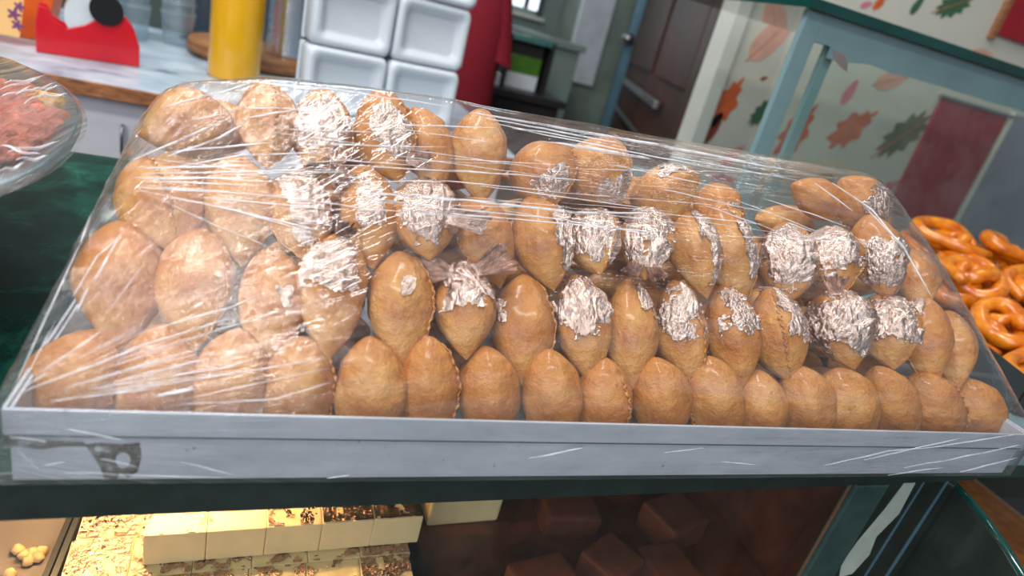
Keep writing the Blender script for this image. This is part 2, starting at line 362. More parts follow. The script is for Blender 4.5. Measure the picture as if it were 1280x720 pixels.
MB().box((1.962, 1.583, 0.55), (1.98, 1.599, 0.86)).build('edge_strip', M['desk_edge'], t)

# ------------------------------------------------------------------ counter and the showcase under it
def cy(x): return 0.3095 + 0.026 * x
counter = MB()
vs = [(-1.2, cy(-1.2), 0), (0.655, cy(0.655), 0), (0.655, 0.862, 0), (-1.2, 0.862, 0)]
counter.add([Vector(v) + Vector((0, 0, -0.03)) for v in vs] + vs, [(0, 1, 2, 3), (4, 5, 6, 7), (0, 1, 5, 4), (1, 2, 6, 5), (2, 3, 7, 6), (3, 0, 4, 7)])
c = counter.build('counter_top', M['marble'], bevel=0.002)
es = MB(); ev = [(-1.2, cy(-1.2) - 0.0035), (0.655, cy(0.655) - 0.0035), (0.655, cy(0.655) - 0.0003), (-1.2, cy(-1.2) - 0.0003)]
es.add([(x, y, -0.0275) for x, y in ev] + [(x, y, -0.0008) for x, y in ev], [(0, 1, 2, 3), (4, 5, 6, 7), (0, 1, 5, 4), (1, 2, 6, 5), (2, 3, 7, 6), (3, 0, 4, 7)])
es.build('edge_strip', mat('painted_edge_shade', s2l(34, 46, 43), 0.4, var=0.35, scale=30), c)  # added strip, its dark colour stands in for shade under the tray overhang
tag(c, 'dark green marble counter top carrying the tray of pastries', 'counter')

sc = empty('display_case', (-0.2, 0.6, FZ), 'lit display case under the green marble counter', 'display case')
MB().box((-1.2, 0.82, FZ), (0.545, 0.85, -0.031)).build('back_panel', M['brown'], sc)
MB().box((-1.2, 0.335, -0.215), (0.53, 0.82, -0.207)).build('shelf', M['brown'], sc, bevel=0.001)
MB().box((-1.2, 0.335, FZ), (0.53, 0.82, -0.62)).build('base', M['dark'], sc)
MB().box((0.532, 0.333, -0.62), (0.545, 0.82, -0.031)).build('end_panel', M['brown'], sc)
MB().box((-1.2, 0.326, -0.62), (0.502, 0.330, -0.031)).build('front_glass', M['glass_dark'], sc)
MB().box((0.5025, 0.3262, -0.62), (0.5035, 0.3285, -0.031)).build('glass_edge', M['dullbrown'], sc)
MB().box((0.504, 0.322, -0.62), (0.545, 0.332, -0.031)).build('corner_post', M['dull_teal'], sc, bevel=0.002)
MB().box((0.5455, 0.335, -0.62), (0.6575, 0.34, -0.031)).build('end_pane', M['smoky'], sc)

# warm lamp under the counter top
lp = empty('tube_lamp', (0.0, 0.56, -0.05), 'warm lit tube lamp under the marble counter above the fudge', 'lamp')
MB().box((-0.16, 0.445, -0.042), (0.01, 0.475, -0.0315)).build('housing', M['white'], lp, bevel=0.002)
MB().tube([(-0.15, 0.46, -0.052), (0.0, 0.46, -0.052)], 0.008, 14).build('tube', M['lamp'], lp, smooth=True)
for x in (-0.155, 0.005): MB().tube([(x - 0.006, 0.46, -0.052), (x + 0.006, 0.46, -0.052)], 0.0105, 14).build('end_cap', M['white'], lp)

# ---- fudge pieces
rng = random.Random(4)
ft = empty('fudge_tray', (0.02, 0.43, -0.207), 'dull metal tray of fudge pieces under the tube lamp', 'tray')
MB().box((-0.122, 0.345, -0.2065), (0.150, 0.53, -0.203)).build('floor_sheet', M['traydark'], ft)
MB().box((-0.126, 0.345, -0.2065), (-0.122, 0.53, -0.172)).build('side_wall', M['traydark'], ft)
MB().box((0.150, 0.345, -0.2065), (0.154, 0.53, -0.190)).build('side_wall', M['traydark'], ft)
MB().box((-0.122, 0.5305, -0.2065), (0.150, 0.534, -0.18)).build('back_wall', M['traydark'], ft)
RZ = 0.05
def fudge(cx, cyy, z0, sx, sy, h, leaf, label):
    mb = MB().box((cx - sx / 2, cyy - sy / 2, z0), (cx + sx / 2, cyy + sy / 2, z0 + h), RZ)
    o = mb.build('fudge_square', M['barfi'], None, bevel=0.0012, loc=(cx, cyy, z0))
    tag(o, label, 'sweet', 'fudge squares under the counter')
    if leaf:
        n = 30; vs = []; fs = []; R = Matrix.Rotation(RZ, 3, 'Z'); sd = rng.random() * 50
        for j in range(n + 1):
            for i in range(n + 1):
                u = (i / n - 0.5) * 0.96 * sx; v = (j / n - 0.5) * 0.96 * sy
                q = R @ Vector((u, v, 0)); vs.append(Vector((cx, cyy, z0 + h + 0.0006)) + q + Vector((0, 0, 0.0016 * abs(noise.noise(Vector((u * 220 + sd, v * 220, 1)))))))
        for j in range(n):
            for i in range(n):
                if noise.noise(Vector((i * 0.13 + sd, j * 0.13, 3))) + 0.35 * noise.noise(Vector((i * 0.5 + sd, j * 0.5, 9))) > leaf: fs.append((j * (n + 1) + i, j * (n + 1) + i + 1, (j + 1) * (n + 1) + i + 1, (j + 1) * (n + 1) + i))
        if fs: MB().add(vs, fs).build('silver_leaf', M['barfi_leaf'], o)
    return o
ords = ['first', 'second', 'third', 'fourth', 'fifth', 'sixth', 'seventh', 'eighth', 'ninth', 'tenth', 'eleventh', 'twelfth', 'thirteenth', 'fourteenth', 'fifteenth', 'sixteenth', 'seventeenth', 'eighteenth']
zt = -0.2027; hh = 0.030
# lower layer, two rows front to back
for r, yy in enumerate((0.372, 0.414, 0.456)):
    xs = [-0.099, -0.056, -0.013, 0.030, 0.073, 0.116]
    for k, x in enumerate(xs):
        if r == 0: lab = f'lower fudge square, {ords[k]} from the left in the front row under the lamp'
        elif r == 1: lab = f'lower fudge square, {ords[k]} from the left in the middle row of the fudge'
        else: lab = f'lower fudge square, {ords[k]} from the left in the rear row of the fudge'
        fudge(x, yy + x * 0.05, zt, 0.0428, 0.0418, hh, (-0.25 if k in (0, 5) else 0.05 if rng.random() < 0.5 else 0.22), lab)
for k, x in enumerate([-0.048, -0.005, 0.038, 0.081, 0.1235]):
    fudge(x, 0.424 + x * 0.05, zt + hh + 0.0014, 0.0428, 0.0418, hh, (0.3, 0.5, 0.1, -0.35, -0.35)[k], f'cream fudge square on the upper layer, {ords[k]} from the left under the lamp')

# grey tray with crumbs, left
gt = empty('crumb_tray', (-0.2, 0.43, -0.207), 'empty grey tray with a few crumbs beside the fudge', 'tray')
MB().box((-0.33, 0.345, -0.2065), (-0.131, 0.53, -0.203)).build('floor_sheet', M['traygrey'], gt)
MB().box((-0.1325, 0.345, -0.2028), (-0.1285, 0.53, -0.176)).build('side_wall', M['traydark'], gt)
for k, (px, py) in enumerate([(30, 695), (40, 692), (48, 698), (35, 702), (22, 688), (52, 690), (12, 718)]):
    q = on_z(px, py, -0.2); mb = MB(); b = bmesh.new(); bmesh.ops.create_icosphere(b, subdivisions=2, radius=0.0042)
    for v in b.verts: v.co = v.co * (1 + 0.35 * noise.noise(v.co * 350 + Vector((k, 0, 0))))
    mb.add([v.co + q + Vector((0, 0, 0.001)) for v in b.verts], [[v.index for v in f.verts] for f in b.faces]); b.free()
    o = mb.build('fudge_crumb', M['crumb'], None, smooth=True, loc=q)
    tag(o, 'pale fudge crumb lying on the empty grey tray', 'crumb', 'crumbs on the grey tray')

# cream slab further back and brown sweets at the right
o = MB().box((0.168, 0.465, -0.2069), (0.245, 0.51, -0.162), 0.06).build('fudge_slab', M['barfi'], None, bevel=0.003, loc=(0.2, 0.48, -0.207))
tag(o, 'shaded cream fudge slab behind and right of the lit fudge', 'sweet')
for k, (x, y, sx, sy, h, rz) in enumerate([(0.255, 0.36, 0.06, 0.05, 0.04, 0.2), (0.335, 0.385, 0.05, 0.045, 0.035, 0.5), (0.395, 0.375, 0.05, 0.05, 0.032, 0.1), (0.44, 0.44, 0.06, 0.05, 0.035, 0.3), (0.32, 0.46, 0.06, 0.045, 0.03, -0.1)]):
    o = MB().box((x - sx / 2, y - sy / 2, -0.2068), (x + sx / 2, y + sy / 2, -0.2068 + h), rz).build('brown_sweet', M['brownsweet'], None, bevel=0.004, loc=(x, y, -0.207))
    tag(o, ['square brown sweet nearest the lit fudge, in the dark display case', 'small brown sweet set askew, second from the lit fudge', 'brown sweet beside the glass corner of the dark case', 'brown sweet at the rear right of the dark case', 'flat brown sweet at the rear middle of the dark case'][k], 'sweet', 'brown sweets in the dark case')

# ---- neighbouring curved case at right
rc = empty('curved_case', (1.1, 0.7, FZ), 'pale blue topped curved glass case right of the marble counter', 'display case')
MB().box((0.66, 0.337, -0.022), (2.0, 1.45, -0.0005)).build('top', M['blue'], rc, bevel=0.002)
MB().box((0.66, 1.40, FZ), (2.0, 1.44, -0.023)).build('back_panel', M['brown'], rc)
MB().box((0.66, 0.36, FZ), (2.0, 1.39, -0.42)).build('base', M['dark'], rc)
n = 16; vs = []; fs = []
arc = [(0.372 - 0.25 * math.sin(a), -0.048 - 0.25 * (1 - math.cos(a))) for a in [PI / 2 * i / n for i in range(n + 1)]] + [(0.122, -0.45)]
for x in (0.668, 2.0):
    for y, z in arc: vs.append((x, y, z))
for i in range(n + 1): fs.append((i, i + 1, n + 3 + i, n + 2 + i))
MB().add(vs, fs).build('curved_glass', M['glass_dark'], rc, smooth=True)
MB().tube([(0.668, y, z) for y, z in arc], 0.0042, 8).build('glass_edge', M['glass_edge'], rc, smooth=True)
ol = [(y, z) for y, z in arc] + [(0.372, -0.45)]
MB().prism(ol, -0.003, (0.664, 0, 0), (0, 1, 0), (0, 0, 1)).build('side_pane', M['smoky'], rc)
MB().box((0.6685, 0.362, -0.06), (2.0, 0.372, -0.0225)).build('top_rail', M['dull_teal'], rc)
vs = [(0, 0), (0.016, 0.004), (0.024, 0.03), (0.018, 0.055), (0.030, 0.085), (0.026, 0.125), (0.012, 0.13), (0.006, 0.09), (-0.004, 0.05), (-0.008, 0.02)]
MB().prism(vs, -0.0008, (0.572, 0.3346, -0.165), (1, 0, 0), (0, 0, 1)).build('peeling_sticker', M['sticker'], sc)
for x0, w1 in ((0.549, 0.005), (0.558, 0.004), (0.608, 0.002), (0.64, 0.003)):
    vs = [(0, -0.1), (w1, -0.1), (w1 * 1.5, 0.03), (w1 * 1.2, 0.13), (w1 * 0.2, 0.13), (0, 0.05)]
    MB().prism(vs, -0.001, (x0, 0.3344, -0.165), (1, 0, 0), (0, 0, 1)).build('peeling_sticker', M['bluemetal'], sc)
ot = empty('orange_sweet_tray', (0.9, 0.6, -0.42), 'tray of orange sweets inside the curved glass case', 'tray')
MB().box((0.68, 0.40, -0.4195), (1.3, 0.80, -0.40)).build('floor_sheet', M['traydark'], ot, bevel=0.002)
o = MB().box((0.69, 0.41, -0.3995), (1.28, 0.78, -0.30)).build('orange_sweet_block', M['jalebi'], None, bevel=0.02, loc=(0.98, 0.6, -0.40))
tag(o, 'slab of glossy orange sweet inside the curved glass case', 'sweet')

# ------------------------------------------------------------------ pastry tray
TX0, TX1, TY0, TY1, TH = -0.110, 0.645, 0.302, 0.575, 0.0435
tr = empty('pastry_tray', (0.265, 0.44, 0.0), 'long dull aluminium tray with folded rim holding the pastries', 'tray')
MB().box((TX0, TY0, 0.0006), (TX1, TY1, 0.0022)).build('floor_sheet', M['tray'], tr)
for nm, a, b in (('front_wall', (TX0, TY0, 0.0023), (TX1, TY0 + 0.0016, TH)), ('back_wall', (TX0, TY1 - 0.0016, 0.0023), (TX1, TY1, TH)),
                 ('side_wall', (TX0, TY0 + 0.0018, 0.0023), (TX0 + 0.0016, TY1 - 0.0018, TH)), ('side_wall', (TX1 - 0.0016, TY0 + 0.0018, 0.0023), (TX1, TY1 - 0.0018, TH))):
    MB().box(a, b).build(nm, M['tray'], tr)
def hem(a, b, nm='rim_fold'): MB().box(a, b).build(nm, M['tray'], tr, bevel=0.0008)
hem((TX0 - 0.002, TY0 - 0.0022, TH - 0.0135), (TX1 + 0.002, TY0 - 0.0002, TH + 0.002))
hem((TX0 - 0.002, TY1 + 0.0002, TH - 0.0135), (TX1 + 0.002, TY1 + 0.0022, TH + 0.002))
hem((TX0 - 0.0022, TY0, TH - 0.0135), (TX0 - 0.0002, TY1, TH + 0.002))
hem((TX1 + 0.0002, TY0, TH - 0.0135), (TX1 + 0.0022, TY1, TH + 0.002))
MB().box((TX0 - 0.001, TY0 - 0.0012, TH - 0.0149), (TX1 + 0.001, TY0 - 0.0001, TH - 0.0137)).build('hem_shade_line', M['hemshade'], tr)  # dark strip draws the shade line below the folded rim
# worn dark mark on the front wall: a blot, a ring and drips
def front_pt(px, py): q = on_y(px, py, TY0); return q
def blot(pts, nm='stain_mark'):
    o3 = Vector((TX0, TY0 - 0.0003, 0)); ol = []
    for px, py in pts: q = front_pt(px, py); ol.append((q.x - o3.x, q.z))
    MB().prism(ol, -0.00012, (TX0, TY0 - 0.0001, 0), (1, 0, 0), (0, 0, 1)).build(nm, M['stain'], tr)
blot([(105, 555), (125, 553), (150, 555), (175, 553), (177, 570), (172, 590), (160, 597), (150, 591), (146, 599), (130, 597), (124, 582), (114, 566)])
blot([(4, 548), (30, 549), (60, 550), (104, 552), (112, 558), (80, 558), (50, 562), (24, 558), (4, 560)])
for cx, cy2, ra, rb in ((154, 575, 9, 13), (123, 561, 4.5, 4.5)):
    q = on_y(cx, cy2, TY0); k = q.y / FPX; ol = [(q.x - TX0 + ra * k * math.cos(a), q.z + rb * k * 1.05 * math.sin(a)) for a in [2 * PI * i / 20 for i in range(20)]]
    MB().prism(ol, -0.00012, (TX0, TY0 - 0.0003, 0), (1, 0, 0), (0, 0, 1)).build('bare_spot', M['tray'], tr)

# ------------------------------------------------------------------ pastries
class Pastry:
    def __init__(s, top, bot, wpx, yt, yb, seed, thick=0.8, seam=1.2, ep=(0.92, 0.6)):
        s.T = on_y(top[0], top[1], yt); s.B = on_y(bot[0], bot[1], yb); s.rng = random.Random(seed); s.seed = seed
        s.init2(wpx * depth((s.T + s.B) / 2) / FPX / 2, thick, seam, ep)
    def init2(s, rx, thick, seam, ep):
        ax = (s.T - s.B); s.L = ax.length; s.az = ax.normalized()
        vdir = (EYE - (s.T + s.B) / 2).normalized(); s.an = (vdir - s.az * vdir.dot(s.az)).normalized(); s.asd = s.an.cross(s.az) * -1
        s.rx = rx; s.ry = min(rx * thick, 0.026); s.seam = seam; s.ep = ep
        s.mid = (s.T + s.B) / 2 - s.an * (s.ry * 0.0)
        s.peak = 0.5 + s.rng.uniform(0.02, 0.10)
    def prof(s, u):
        t = 0.5 * u / s.peak if u < s.peak else 0.5 + 0.5 * (u - s.peak) / (1 - s.peak)
        e = s.ep[0] * (1 - u) + s.ep[1] * u
        return max(math.sin(PI * t), 0.0) ** e
    def local(s, u, v, off=0.0):
        p = s.prof(u); rx, ry = s.rx * p, s.ry * p
        d = (v - s.seam + PI) % (2 * PI) - PI
        ridge = math.exp(-(d / 0.16) ** 2) * (0.0016 + 0.0005 * math.sin(u * 40 + s.seed) + 0.0008 * noise.noise(Vector((u * 14, s.seed, 0)))) * min(1, p * 2)
        k = Vector((math.sin(v) * 20, math.cos(v) * 20, u * 30)) * 0.09 + Vector((s.seed * 3.1, 0, 0))
        lump = 1 + 0.11 * noise.noise(k) + 0.05 * noise.noise(k * 2.7) + 0.03 * noise.noise(k * 6.1)
        bend = 0.0025 * math.sin(u * PI) * math.sin(s.seed * 2.3)
        rr = 1
        x = math.sin(v) * (rx * lump + ridge + off) + bend; y = math.cos(v) * (ry * lump + ridge + off)
        return Vector((x, y, (u - 0.5) * s.L * (1 + 0.0)))
    def matrix(s):
        a, b, c, m = s.asd, s.an, s.az, s.mid
        return Matrix(((a.x, b.x, c.x, m.x), (a.y, b.y, c.y, m.y), (a.z, b.z, c.z, m.z), (0, 0, 0, 1)))
    def body(s, nu=34, nv=30):
        vs = []; fs = []
        for i in range(nu + 1):
            u = 0.5 - 0.5 * math.cos(PI * (0.012 + 0.976 * i / nu))
            for k in range(nv): vs.append(s.local(u, 2 * PI * k / nv))
        for i in range(nu):
            for k in range(nv): fs.append((i * nv + k, i * nv + (k + 1) % nv, (i + 1) * nv + (k + 1) % nv, (i + 1) * nv + k))
        fs += [tuple(range(nv))[::-1], tuple(range(nu * nv, nu * nv + nv))]
        o = MB().add(vs, fs).build('fried_pastry', M['dough'], None, smooth=True); o.matrix_world = s.matrix(); s.o = o; s.vs = vs
        return o
    def seam_rope(s):
        pts = []; n = 60
        for i in range(n + 1):
            u = 0.06 + 0.88 * i / n; q = s.local(u, s.seam + 0.05 * math.sin(i * 1.4), 0.0004); pts.append(q)
        o = MB().tube(pts, lambda t: (0.0009 + 0.0004 * math.sin(t * 70) + 0.0005 * noise.noise(Vector((t * 25, s.seed, 3)))) * (0.4 + 0.6 * math.sin(PI * t)), 7).build('crimped_seam', M['dough'], None, smooth=True)
        o.parent = s.o; return o
    def leaf(s, u0, u1, vc, vw, seed=0, name='silver_leaf', lift=1.0):
        nu, nv = 60, 54; vs = []; fs = []; sd = Vector((seed * 7.7 + s.seed, seed * 1.3, 0)); ok = {}
        for i in range(nu + 1):
            for k in range(nv + 1):
                a, b = i / nu, k / nv; u = u0 + (u1 - u0) * a; v = vc + vw * (2 * b - 1); u = min(max(u, 0.015), 0.985)
                q0 = s.local(u, v) * 1.0; qs = Vector((q0.x * 1.2, q0.y * 1.2, q0.z * 0.85)); c1 = abs(noise.noise(qs * 150 + sd)); c2 = abs(noise.noise(qs * 380 + sd)); c3 = noise.noise(q0 * 60 + sd)
                edge = min(a, 1 - a, b, 1 - b) * 2
                off = 0.0005 + lift * (0.0016 * c1 + 0.0011 * c2 + 0.0008 * max(c3, 0)) + (0.0016 * max(0, 0.3 - edge) * 3 * max(0, c3 + 0.4))
                vs.append(s.local(u, v, off))
                ok[i, k] = edge + 0.42 * noise.noise(q0 * 85 + sd * 2) + 0.45 * noise.noise(Vector((a * 2.6, b * 2.6, s.seed + seed))) + 0.3 * noise.noise(q0 * 330 + sd) > 0.16
        N = nv + 1
        for i in range(nu):
            for k in range(nv):
                if ok[i, k] and ok[i + 1, k] and ok[i, k + 1] and ok[i + 1, k + 1]: fs.append((i * N + k, i * N + k + 1, (i + 1) * N + k + 1, (i + 1) * N + k))
        used = sorted({j for f in fs for j in f}); ix = {j: n for n, j in enumerate(used)}
        if not fs: return
        o = MB().add([vs[j] for j in used], [[ix[j] for j in f] for f in fs]).build(name, M['leaf'], None); o.parent = s.o
    def fan(s, u, v, dirx, diry, ln, spread, seed=0):
        """pleated flap of leaf standing off the pastry, fanning out in the (side, axis) direction"""
        base = s.local(u, v, 0.001); out = Vector((math.sin(v), math.cos(v), 0)); d = Vector((dirx, 0.0, diry)).normalized(); sd = d.cross(Vector((0, 1, 0))).normalized()
        n, m = 22, 8; vs = []; fs = []
        for i in range(n + 1):
            a = (i / n - 0.5) * spread
            for j in range(m + 1):
                r = ln * j / m * (1 + 0.4 * noise.noise(Vector((i * 0.45 + seed, 2, 0))) + 0.15 * noise.noise(Vector((i * 1.7 + seed, 5, 0)))); w = 0.004 * (1 - j / m)
                q = base + d * (r * math.cos(a)) + sd * (r * math.sin(a) + (i / n - 0.5) * w * 2)
                q += out * (0.0015 + 0.0042 * (j / m) ** 0.7 * (1 if i % 2 else -0.4) * (0.6 + 0.6 * noise.noise(Vector((i * 0.9 + seed, j * 0.3, 1)))) + 0.002 * j / m)
                vs.append(q)
        for i in range(n):
            for j in range(m): N = m + 1; fs.append((i * N + j, i * N + j + 1, (i + 1) * N + j + 1, (i + 1) * N + j))
        o = MB().add(vs, fs).build('silver_leaf_flap', M['leaf'], None); o.parent = s.o

# (top px, bottom px, width px, extras)
ROW1 = [((122, 412), (72, 556), 106), ((206, 404), (178, 560), 100), ((300, 410), (276, 562), 92), ((378, 420), (368, 562), 84), ((462, 420), (458, 562), 92), ((536, 420), (540, 562), 74), ((606, 432), (613, 562), 78),
        ((686, 436), (690, 562), 78), ((754, 446), (760, 562), 76), ((818, 446), (828, 562), 74), ((886, 445), (902, 562), 74), ((946, 462), (956, 560), 66), ((996, 456), (1012, 560), 70), ((1046, 460), (1072, 560), 82),
        ((1094, 458), (1128, 560), 64), ((1146, 466), (1178, 560), 72), ((1206, 474), (1236, 560), 68)]
ROW2 = [((150, 276), (148, 438), 104), ((250, 286), (244, 438), 92), ((338, 308), (335, 458), 82), ((422, 292), (408, 452), 86), ((500, 314), (502, 463), 82), ((574, 326), (583, 450), 78), ((655, 343), (654, 484), 80),
        ((718, 343), (736, 478), 72), ((786, 348), (790, 488), 68), ((842, 350), (866, 488), 68), ((902, 356), (926, 492), 66), ((960, 360), (988, 480), 72), ((1036, 362), (1068, 462), 84), ((1098, 368), (1118, 462), 76),
        ((1150, 368), (1168, 484), 62), ((1184, 388), (1196, 490), 52)]
ROW3 = [((178, 200), (222, 318), 102), ((298, 194), (302, 334), 86), ((368, 212), (392, 330), 80), ((452, 206), (466, 338), 72), ((526, 224), (538, 326), 90), ((590, 244), (626, 360), 74), ((660, 246), (692, 364), 76),
        ((738, 262), (750, 344), 72), ((806, 258), (806, 350), 66), ((852, 260), (884, 374), 62), ((898, 252), (928, 382), 64), ((980, 278), (986, 380), 72), ((1036, 284), (1046, 372), 72), ((1084, 268), (1112, 374), 64), ((1134, 312), (1152, 390), 52)]
ROW4 = [((292, 150), (172, 168), 84), ((332, 100), (334, 212), 76), ((404, 110), (402, 238), 74), ((470, 113), (498, 230), 74), ((518, 134), (546, 246), 58), ((600, 136), (602, 256), 72), ((664, 180), (694, 258), 84),
        ((722, 180), (776, 256), 84), ((822, 210), (846, 276), 84), ((888, 230), (902, 296), 60), ((990, 230), (1066, 272), 48), ((1050, 224), (1112, 286), 62)]
ROWNAME = ['front row', 'second row up', 'third row up', 'top row']
YS = [(0.356, 0.330), (0.405, 0.350), (0.447, 0.394), (0.480, 0.436)]
# leaf patches: (u0, u1, v centre, v half width, lift)
LEAF = {(1, 3): [(0.45, 1.0, -0.1, 1.0)], (1, 4): [(0.55, 0.75, 0.3, 0.25)], (1, 5): [(0.42, 1.0, 0.35, 1.25)], (1, 6): [(0.5, 0.72, -0.7, 0.3)], (1, 7): [(0.36, 1.0, 0.1, 1.35)], (1, 9): [(0.42, 1.0, 0.25, 1.15)], (1, 8): [(0.6, 0.98, 0.8, 0.45)],
        (1, 10): [(0.5, 1.0, 0.5, 0.95)], (1, 11): [(0.3, 1.0, 0.95, 0.75)], (1, 12): [(0.02, 1.0, 0.0, 1.7)], (1, 13): [(0.25, 1.0, 0.1, 1.5)], (1, 14): [(0.7, 1.0, -0.3, 0.6)], (1, 2): [(0.4, 0.62, 0.35, 0.3)],
        (2, 2): [(0.1, 1.0, 0.35, 1.0)], (2, 3): [(0.2, 0.9, 0.15, 0.7)], (2, 4): [(0.1, 1.0, 0.4, 1.5)], (2, 6): [(0.05, 0.8, 0.95, 0.55)], (2, 7): [(0.1, 1.0, 0.2, 1.3)], (2, 8): [(0.1, 1.0, 0.1, 1.3)],
        (2, 9): [(0.1, 1.0, 1.0, 0.65)], (2, 10): [(0.15, 0.95, 1.15, 0.55)], (2, 11): [(0.02, 1.0, 0.1, 1.45)], (2, 12): [(0.1, 1.0, 0.25, 1.5)], (2, 13): [(0.02, 0.75, 0.2, 1.5)],
        (3, 2): [(0.25, 0.85, -0.15, 1.05)], (3, 3): [(0.2, 0.82, 0.35, 0.75)], (3, 6): [(0.05, 0.42, 0.3, 1.0)], (3, 7): [(0.02, 0.3, 0.2, 1.2)], (3, 8): [(0.55, 1.0, 0.5, 0.5)], (3, 9): [(0.02, 0.4, 0.9, 0.6)], (3, 11): [(0.1, 0.7, 0.6, 0.7)]}
FAN = {(2, 4): [(0.35, 0.8, 1.0, -0.25, 0.024, 0.9), (0.6, -0.9, -1, 0.2, 0.012, 0.9)], (1, 5): [(0.80, 0.5, 0.9, 0.35, 0.026, 1.1), (0.80, -0.4, -1.0, 0.25, 0.024, 1.3)], (1, 4): [(0.62, -1.1, -1.0, 0.2, 0.010, 1.0)], (1, 3): [(0.9, 0.2, 0.3, 1, 0.012, 1.4)],
       (1, 7): [(0.7, -0.9, -1, -0.3, 0.012, 1.0)], (2, 8): [(0.12, 0.3, 0.5, -1, 0.016, 0.8), (0.15, -0.4, -0.5, -1, 0.014, 0.9)], (2, 2): [(0.85, 0.6, 0.8, 0.5, 0.018, 1.1)], (3, 2): [(0.2, 0.5, 0.6, -1, 0.018, 1.1)], (1, 12): [(0.85, 0.2, 0.2, 1, 0.016, 1.4)], (2, 7): [(0.8, -0.8, -1, 0.5, 0.014, 1.1)], (3, 3): [(0.2, 0.8, 1, -0.5, 0.014, 1.1)], (2, 11): [(0.12, -0.8, -1, -0.2, 0.012, 1.2)]}
LOOK = {0: 'plain golden fried pastry', 1: 'fried pastry partly in silver leaf', 2: 'fried pastry wrapped in silver leaf', 3: 'fried pastry with silver leaf scrap'}
pastries = []
for r, row in enumerate((ROW1, ROW2, ROW3, ROW4)):
    for k, (tp, bt, wd) in enumerate(row):
        yt, yb = YS[r]; seed = r * 31 + k * 1.7 + 2; rg = random.Random(seed)
        if r == 3 and k == 0: yt, yb = 0.478, 0.462
        if r == 3 and k == 10: yt, yb = 0.495, 0.470
        if r == 3 and k == 11: yt, yb = 0.478, 0.448
        P = Pastry(tp, bt, wd, yt, yb, seed, thick=0.80, seam=rg.choice([0.9, 1.25, -1.2, 0.2, 1.5, -0.9]), ep=(0.86 if r else 0.6, 0.62))
        P.body(); pastries.append(P)
        if (k * 7 + r * 3) % 5 < 2: P.seam_rope()
        lf = LEAF.get((r, k), []); big = 0
        for j, (u0, u1, vc, vw) in enumerate(lf): P.leaf(u0, u1, vc, vw, seed=j + k); big = max(big, (u1 - u0) * vw)
        for j, f in enumerate(FAN.get((r, k), [])): P.fan(*f, seed=j + k * 3)
        lk = 0 if not lf else 2 if big > 1.15 else 1 if big > 0.25 else 3
        tag(P.o, f'{LOOK[lk]}, {ords[k]} from the left in the {ROWNAME[r]}', 'pastry', 'fried pastries heaped in the tray')
# pastries buried under the heap that carry the rows above
src = Pastry((460, 420), (458, 562), 92, 0.356, 0.330, 77.0)
src.T = Vector((0.04, 0, 0)); src.B = Vector((-0.04, 0, 0)); src.rx = 0.023; src.ry = 0.019; src.L = 0.082; src.az = Vector((1, 0, 0)); src.an = Vector((0, 0, 1)); src.asd = Vector((0, 1, 0)); src.mid = Vector((0, 0, 0))
ob = src.body(22, 20); inner = [ob]
spots = []
for yy, zz in ((0.392, 0.0225), (0.440, 0.0225), (0.488, 0.0225), (0.536, 0.0225), (0.440, 0.0630), (0.488, 0.0630), (0.534, 0.0630), (0.490, 0.1035), (0.532, 0.1030), (0.520, 0.1420)):
    for k in range(8): spots.append((-0.055 + k * 0.0915 + (0.01 if int(yy * 1000) % 2 else 0), yy, zz))
for i, q in enumerate(spots):
    if q[0] > 0.60: continue
    if q[2] > 0.13 and (q[0] > 0.5): continue
    o = ob if i == 0 else ob.copy()
    if i: COL.objects.link(o)
    rg = random.Random(i); o.matrix_world = Matrix.Translation(q) @ Matrix.Rotation(rg.uniform(-0.12, 0.12), 4, 'Z') @ src.matrix()
    tag(o, 'shaded fried pastry buried inside the heap behind the visible rows', 'pastry', 'pastries buried inside the heap')
    inner.append(o)

# ------------------------------------------------------------------ cling film stretched over heap and tray (its taut hull)
bm = bmesh.new()
for P in pastries:
    mw = P.matrix()
    for v in P.vs[::7]:
        q = mw @ (v + Vector((v.x, v.y, 0)).normalized() * 0.0028) if (v.x or v.y) else mw @ v
        bm.verts.new(q)
for x in (TX0 - 0.0045, TX1 + 0.0045):
    for y in (TY0 - 0.0045, TY1 + 0.0045):
        for z in (0.0012, TH + 0.0035): bm.verts.new((x, y, z))
res = bmesh.ops.convex_hull(bm, input=list(bm.verts))
bmesh.ops.delete(bm, geom=list({g for g in res['geom_interior'] + res['geom_unused'] if isinstance(g, bmesh.types.BMVert)}), context='VERTS')
bmesh.ops.recalc_face_normals(bm, faces=bm.faces)
bmesh.ops.delete(bm, geom=[f for f in bm.faces if f.normal.z < -0.9], context='FACES')
for it in range(6):
    lim = 0.011
    ed = [e for e in bm.edges if e.calc_length() > lim]
    if not ed: break
    bmesh.ops.subdivide_edges(bm, edges=ed, cuts=1, use_grid_fill=False)
    bmesh.ops.triangulate(bm, faces=bm.faces)
for it in range(2): bmesh.ops.smooth_vert(bm, verts=[v for v in bm.verts if v.co.z > TH + 0.006], factor=0.4, use_axis_x=True, use_axis_y=True, use_axis_z=True)
bm.normal_update()
for v in bm.verts:
    if v.co.z > TH + 0.006:
        k = v.co; v.co += v.normal * (0.0012 * noise.noise(Vector((k.x * 22, k.y * 90, k.z * 90))) + 0.0006)
bm.normal_update()
bvh = BVHTree.FromBMesh(bm)
me = bpy.data.meshes.new('cling_film'); bm.to_mesh(me); bm.free(); me.materials.append(M['film'])
me.polygons.foreach_set('use_smooth', [True] * len(me.polygons))
film = bpy.data.objects.new('cling_film', me); COL.objects.link(film)
tag(film, 'clear cling film stretched and creased over the tray of pastries', 'cling film')

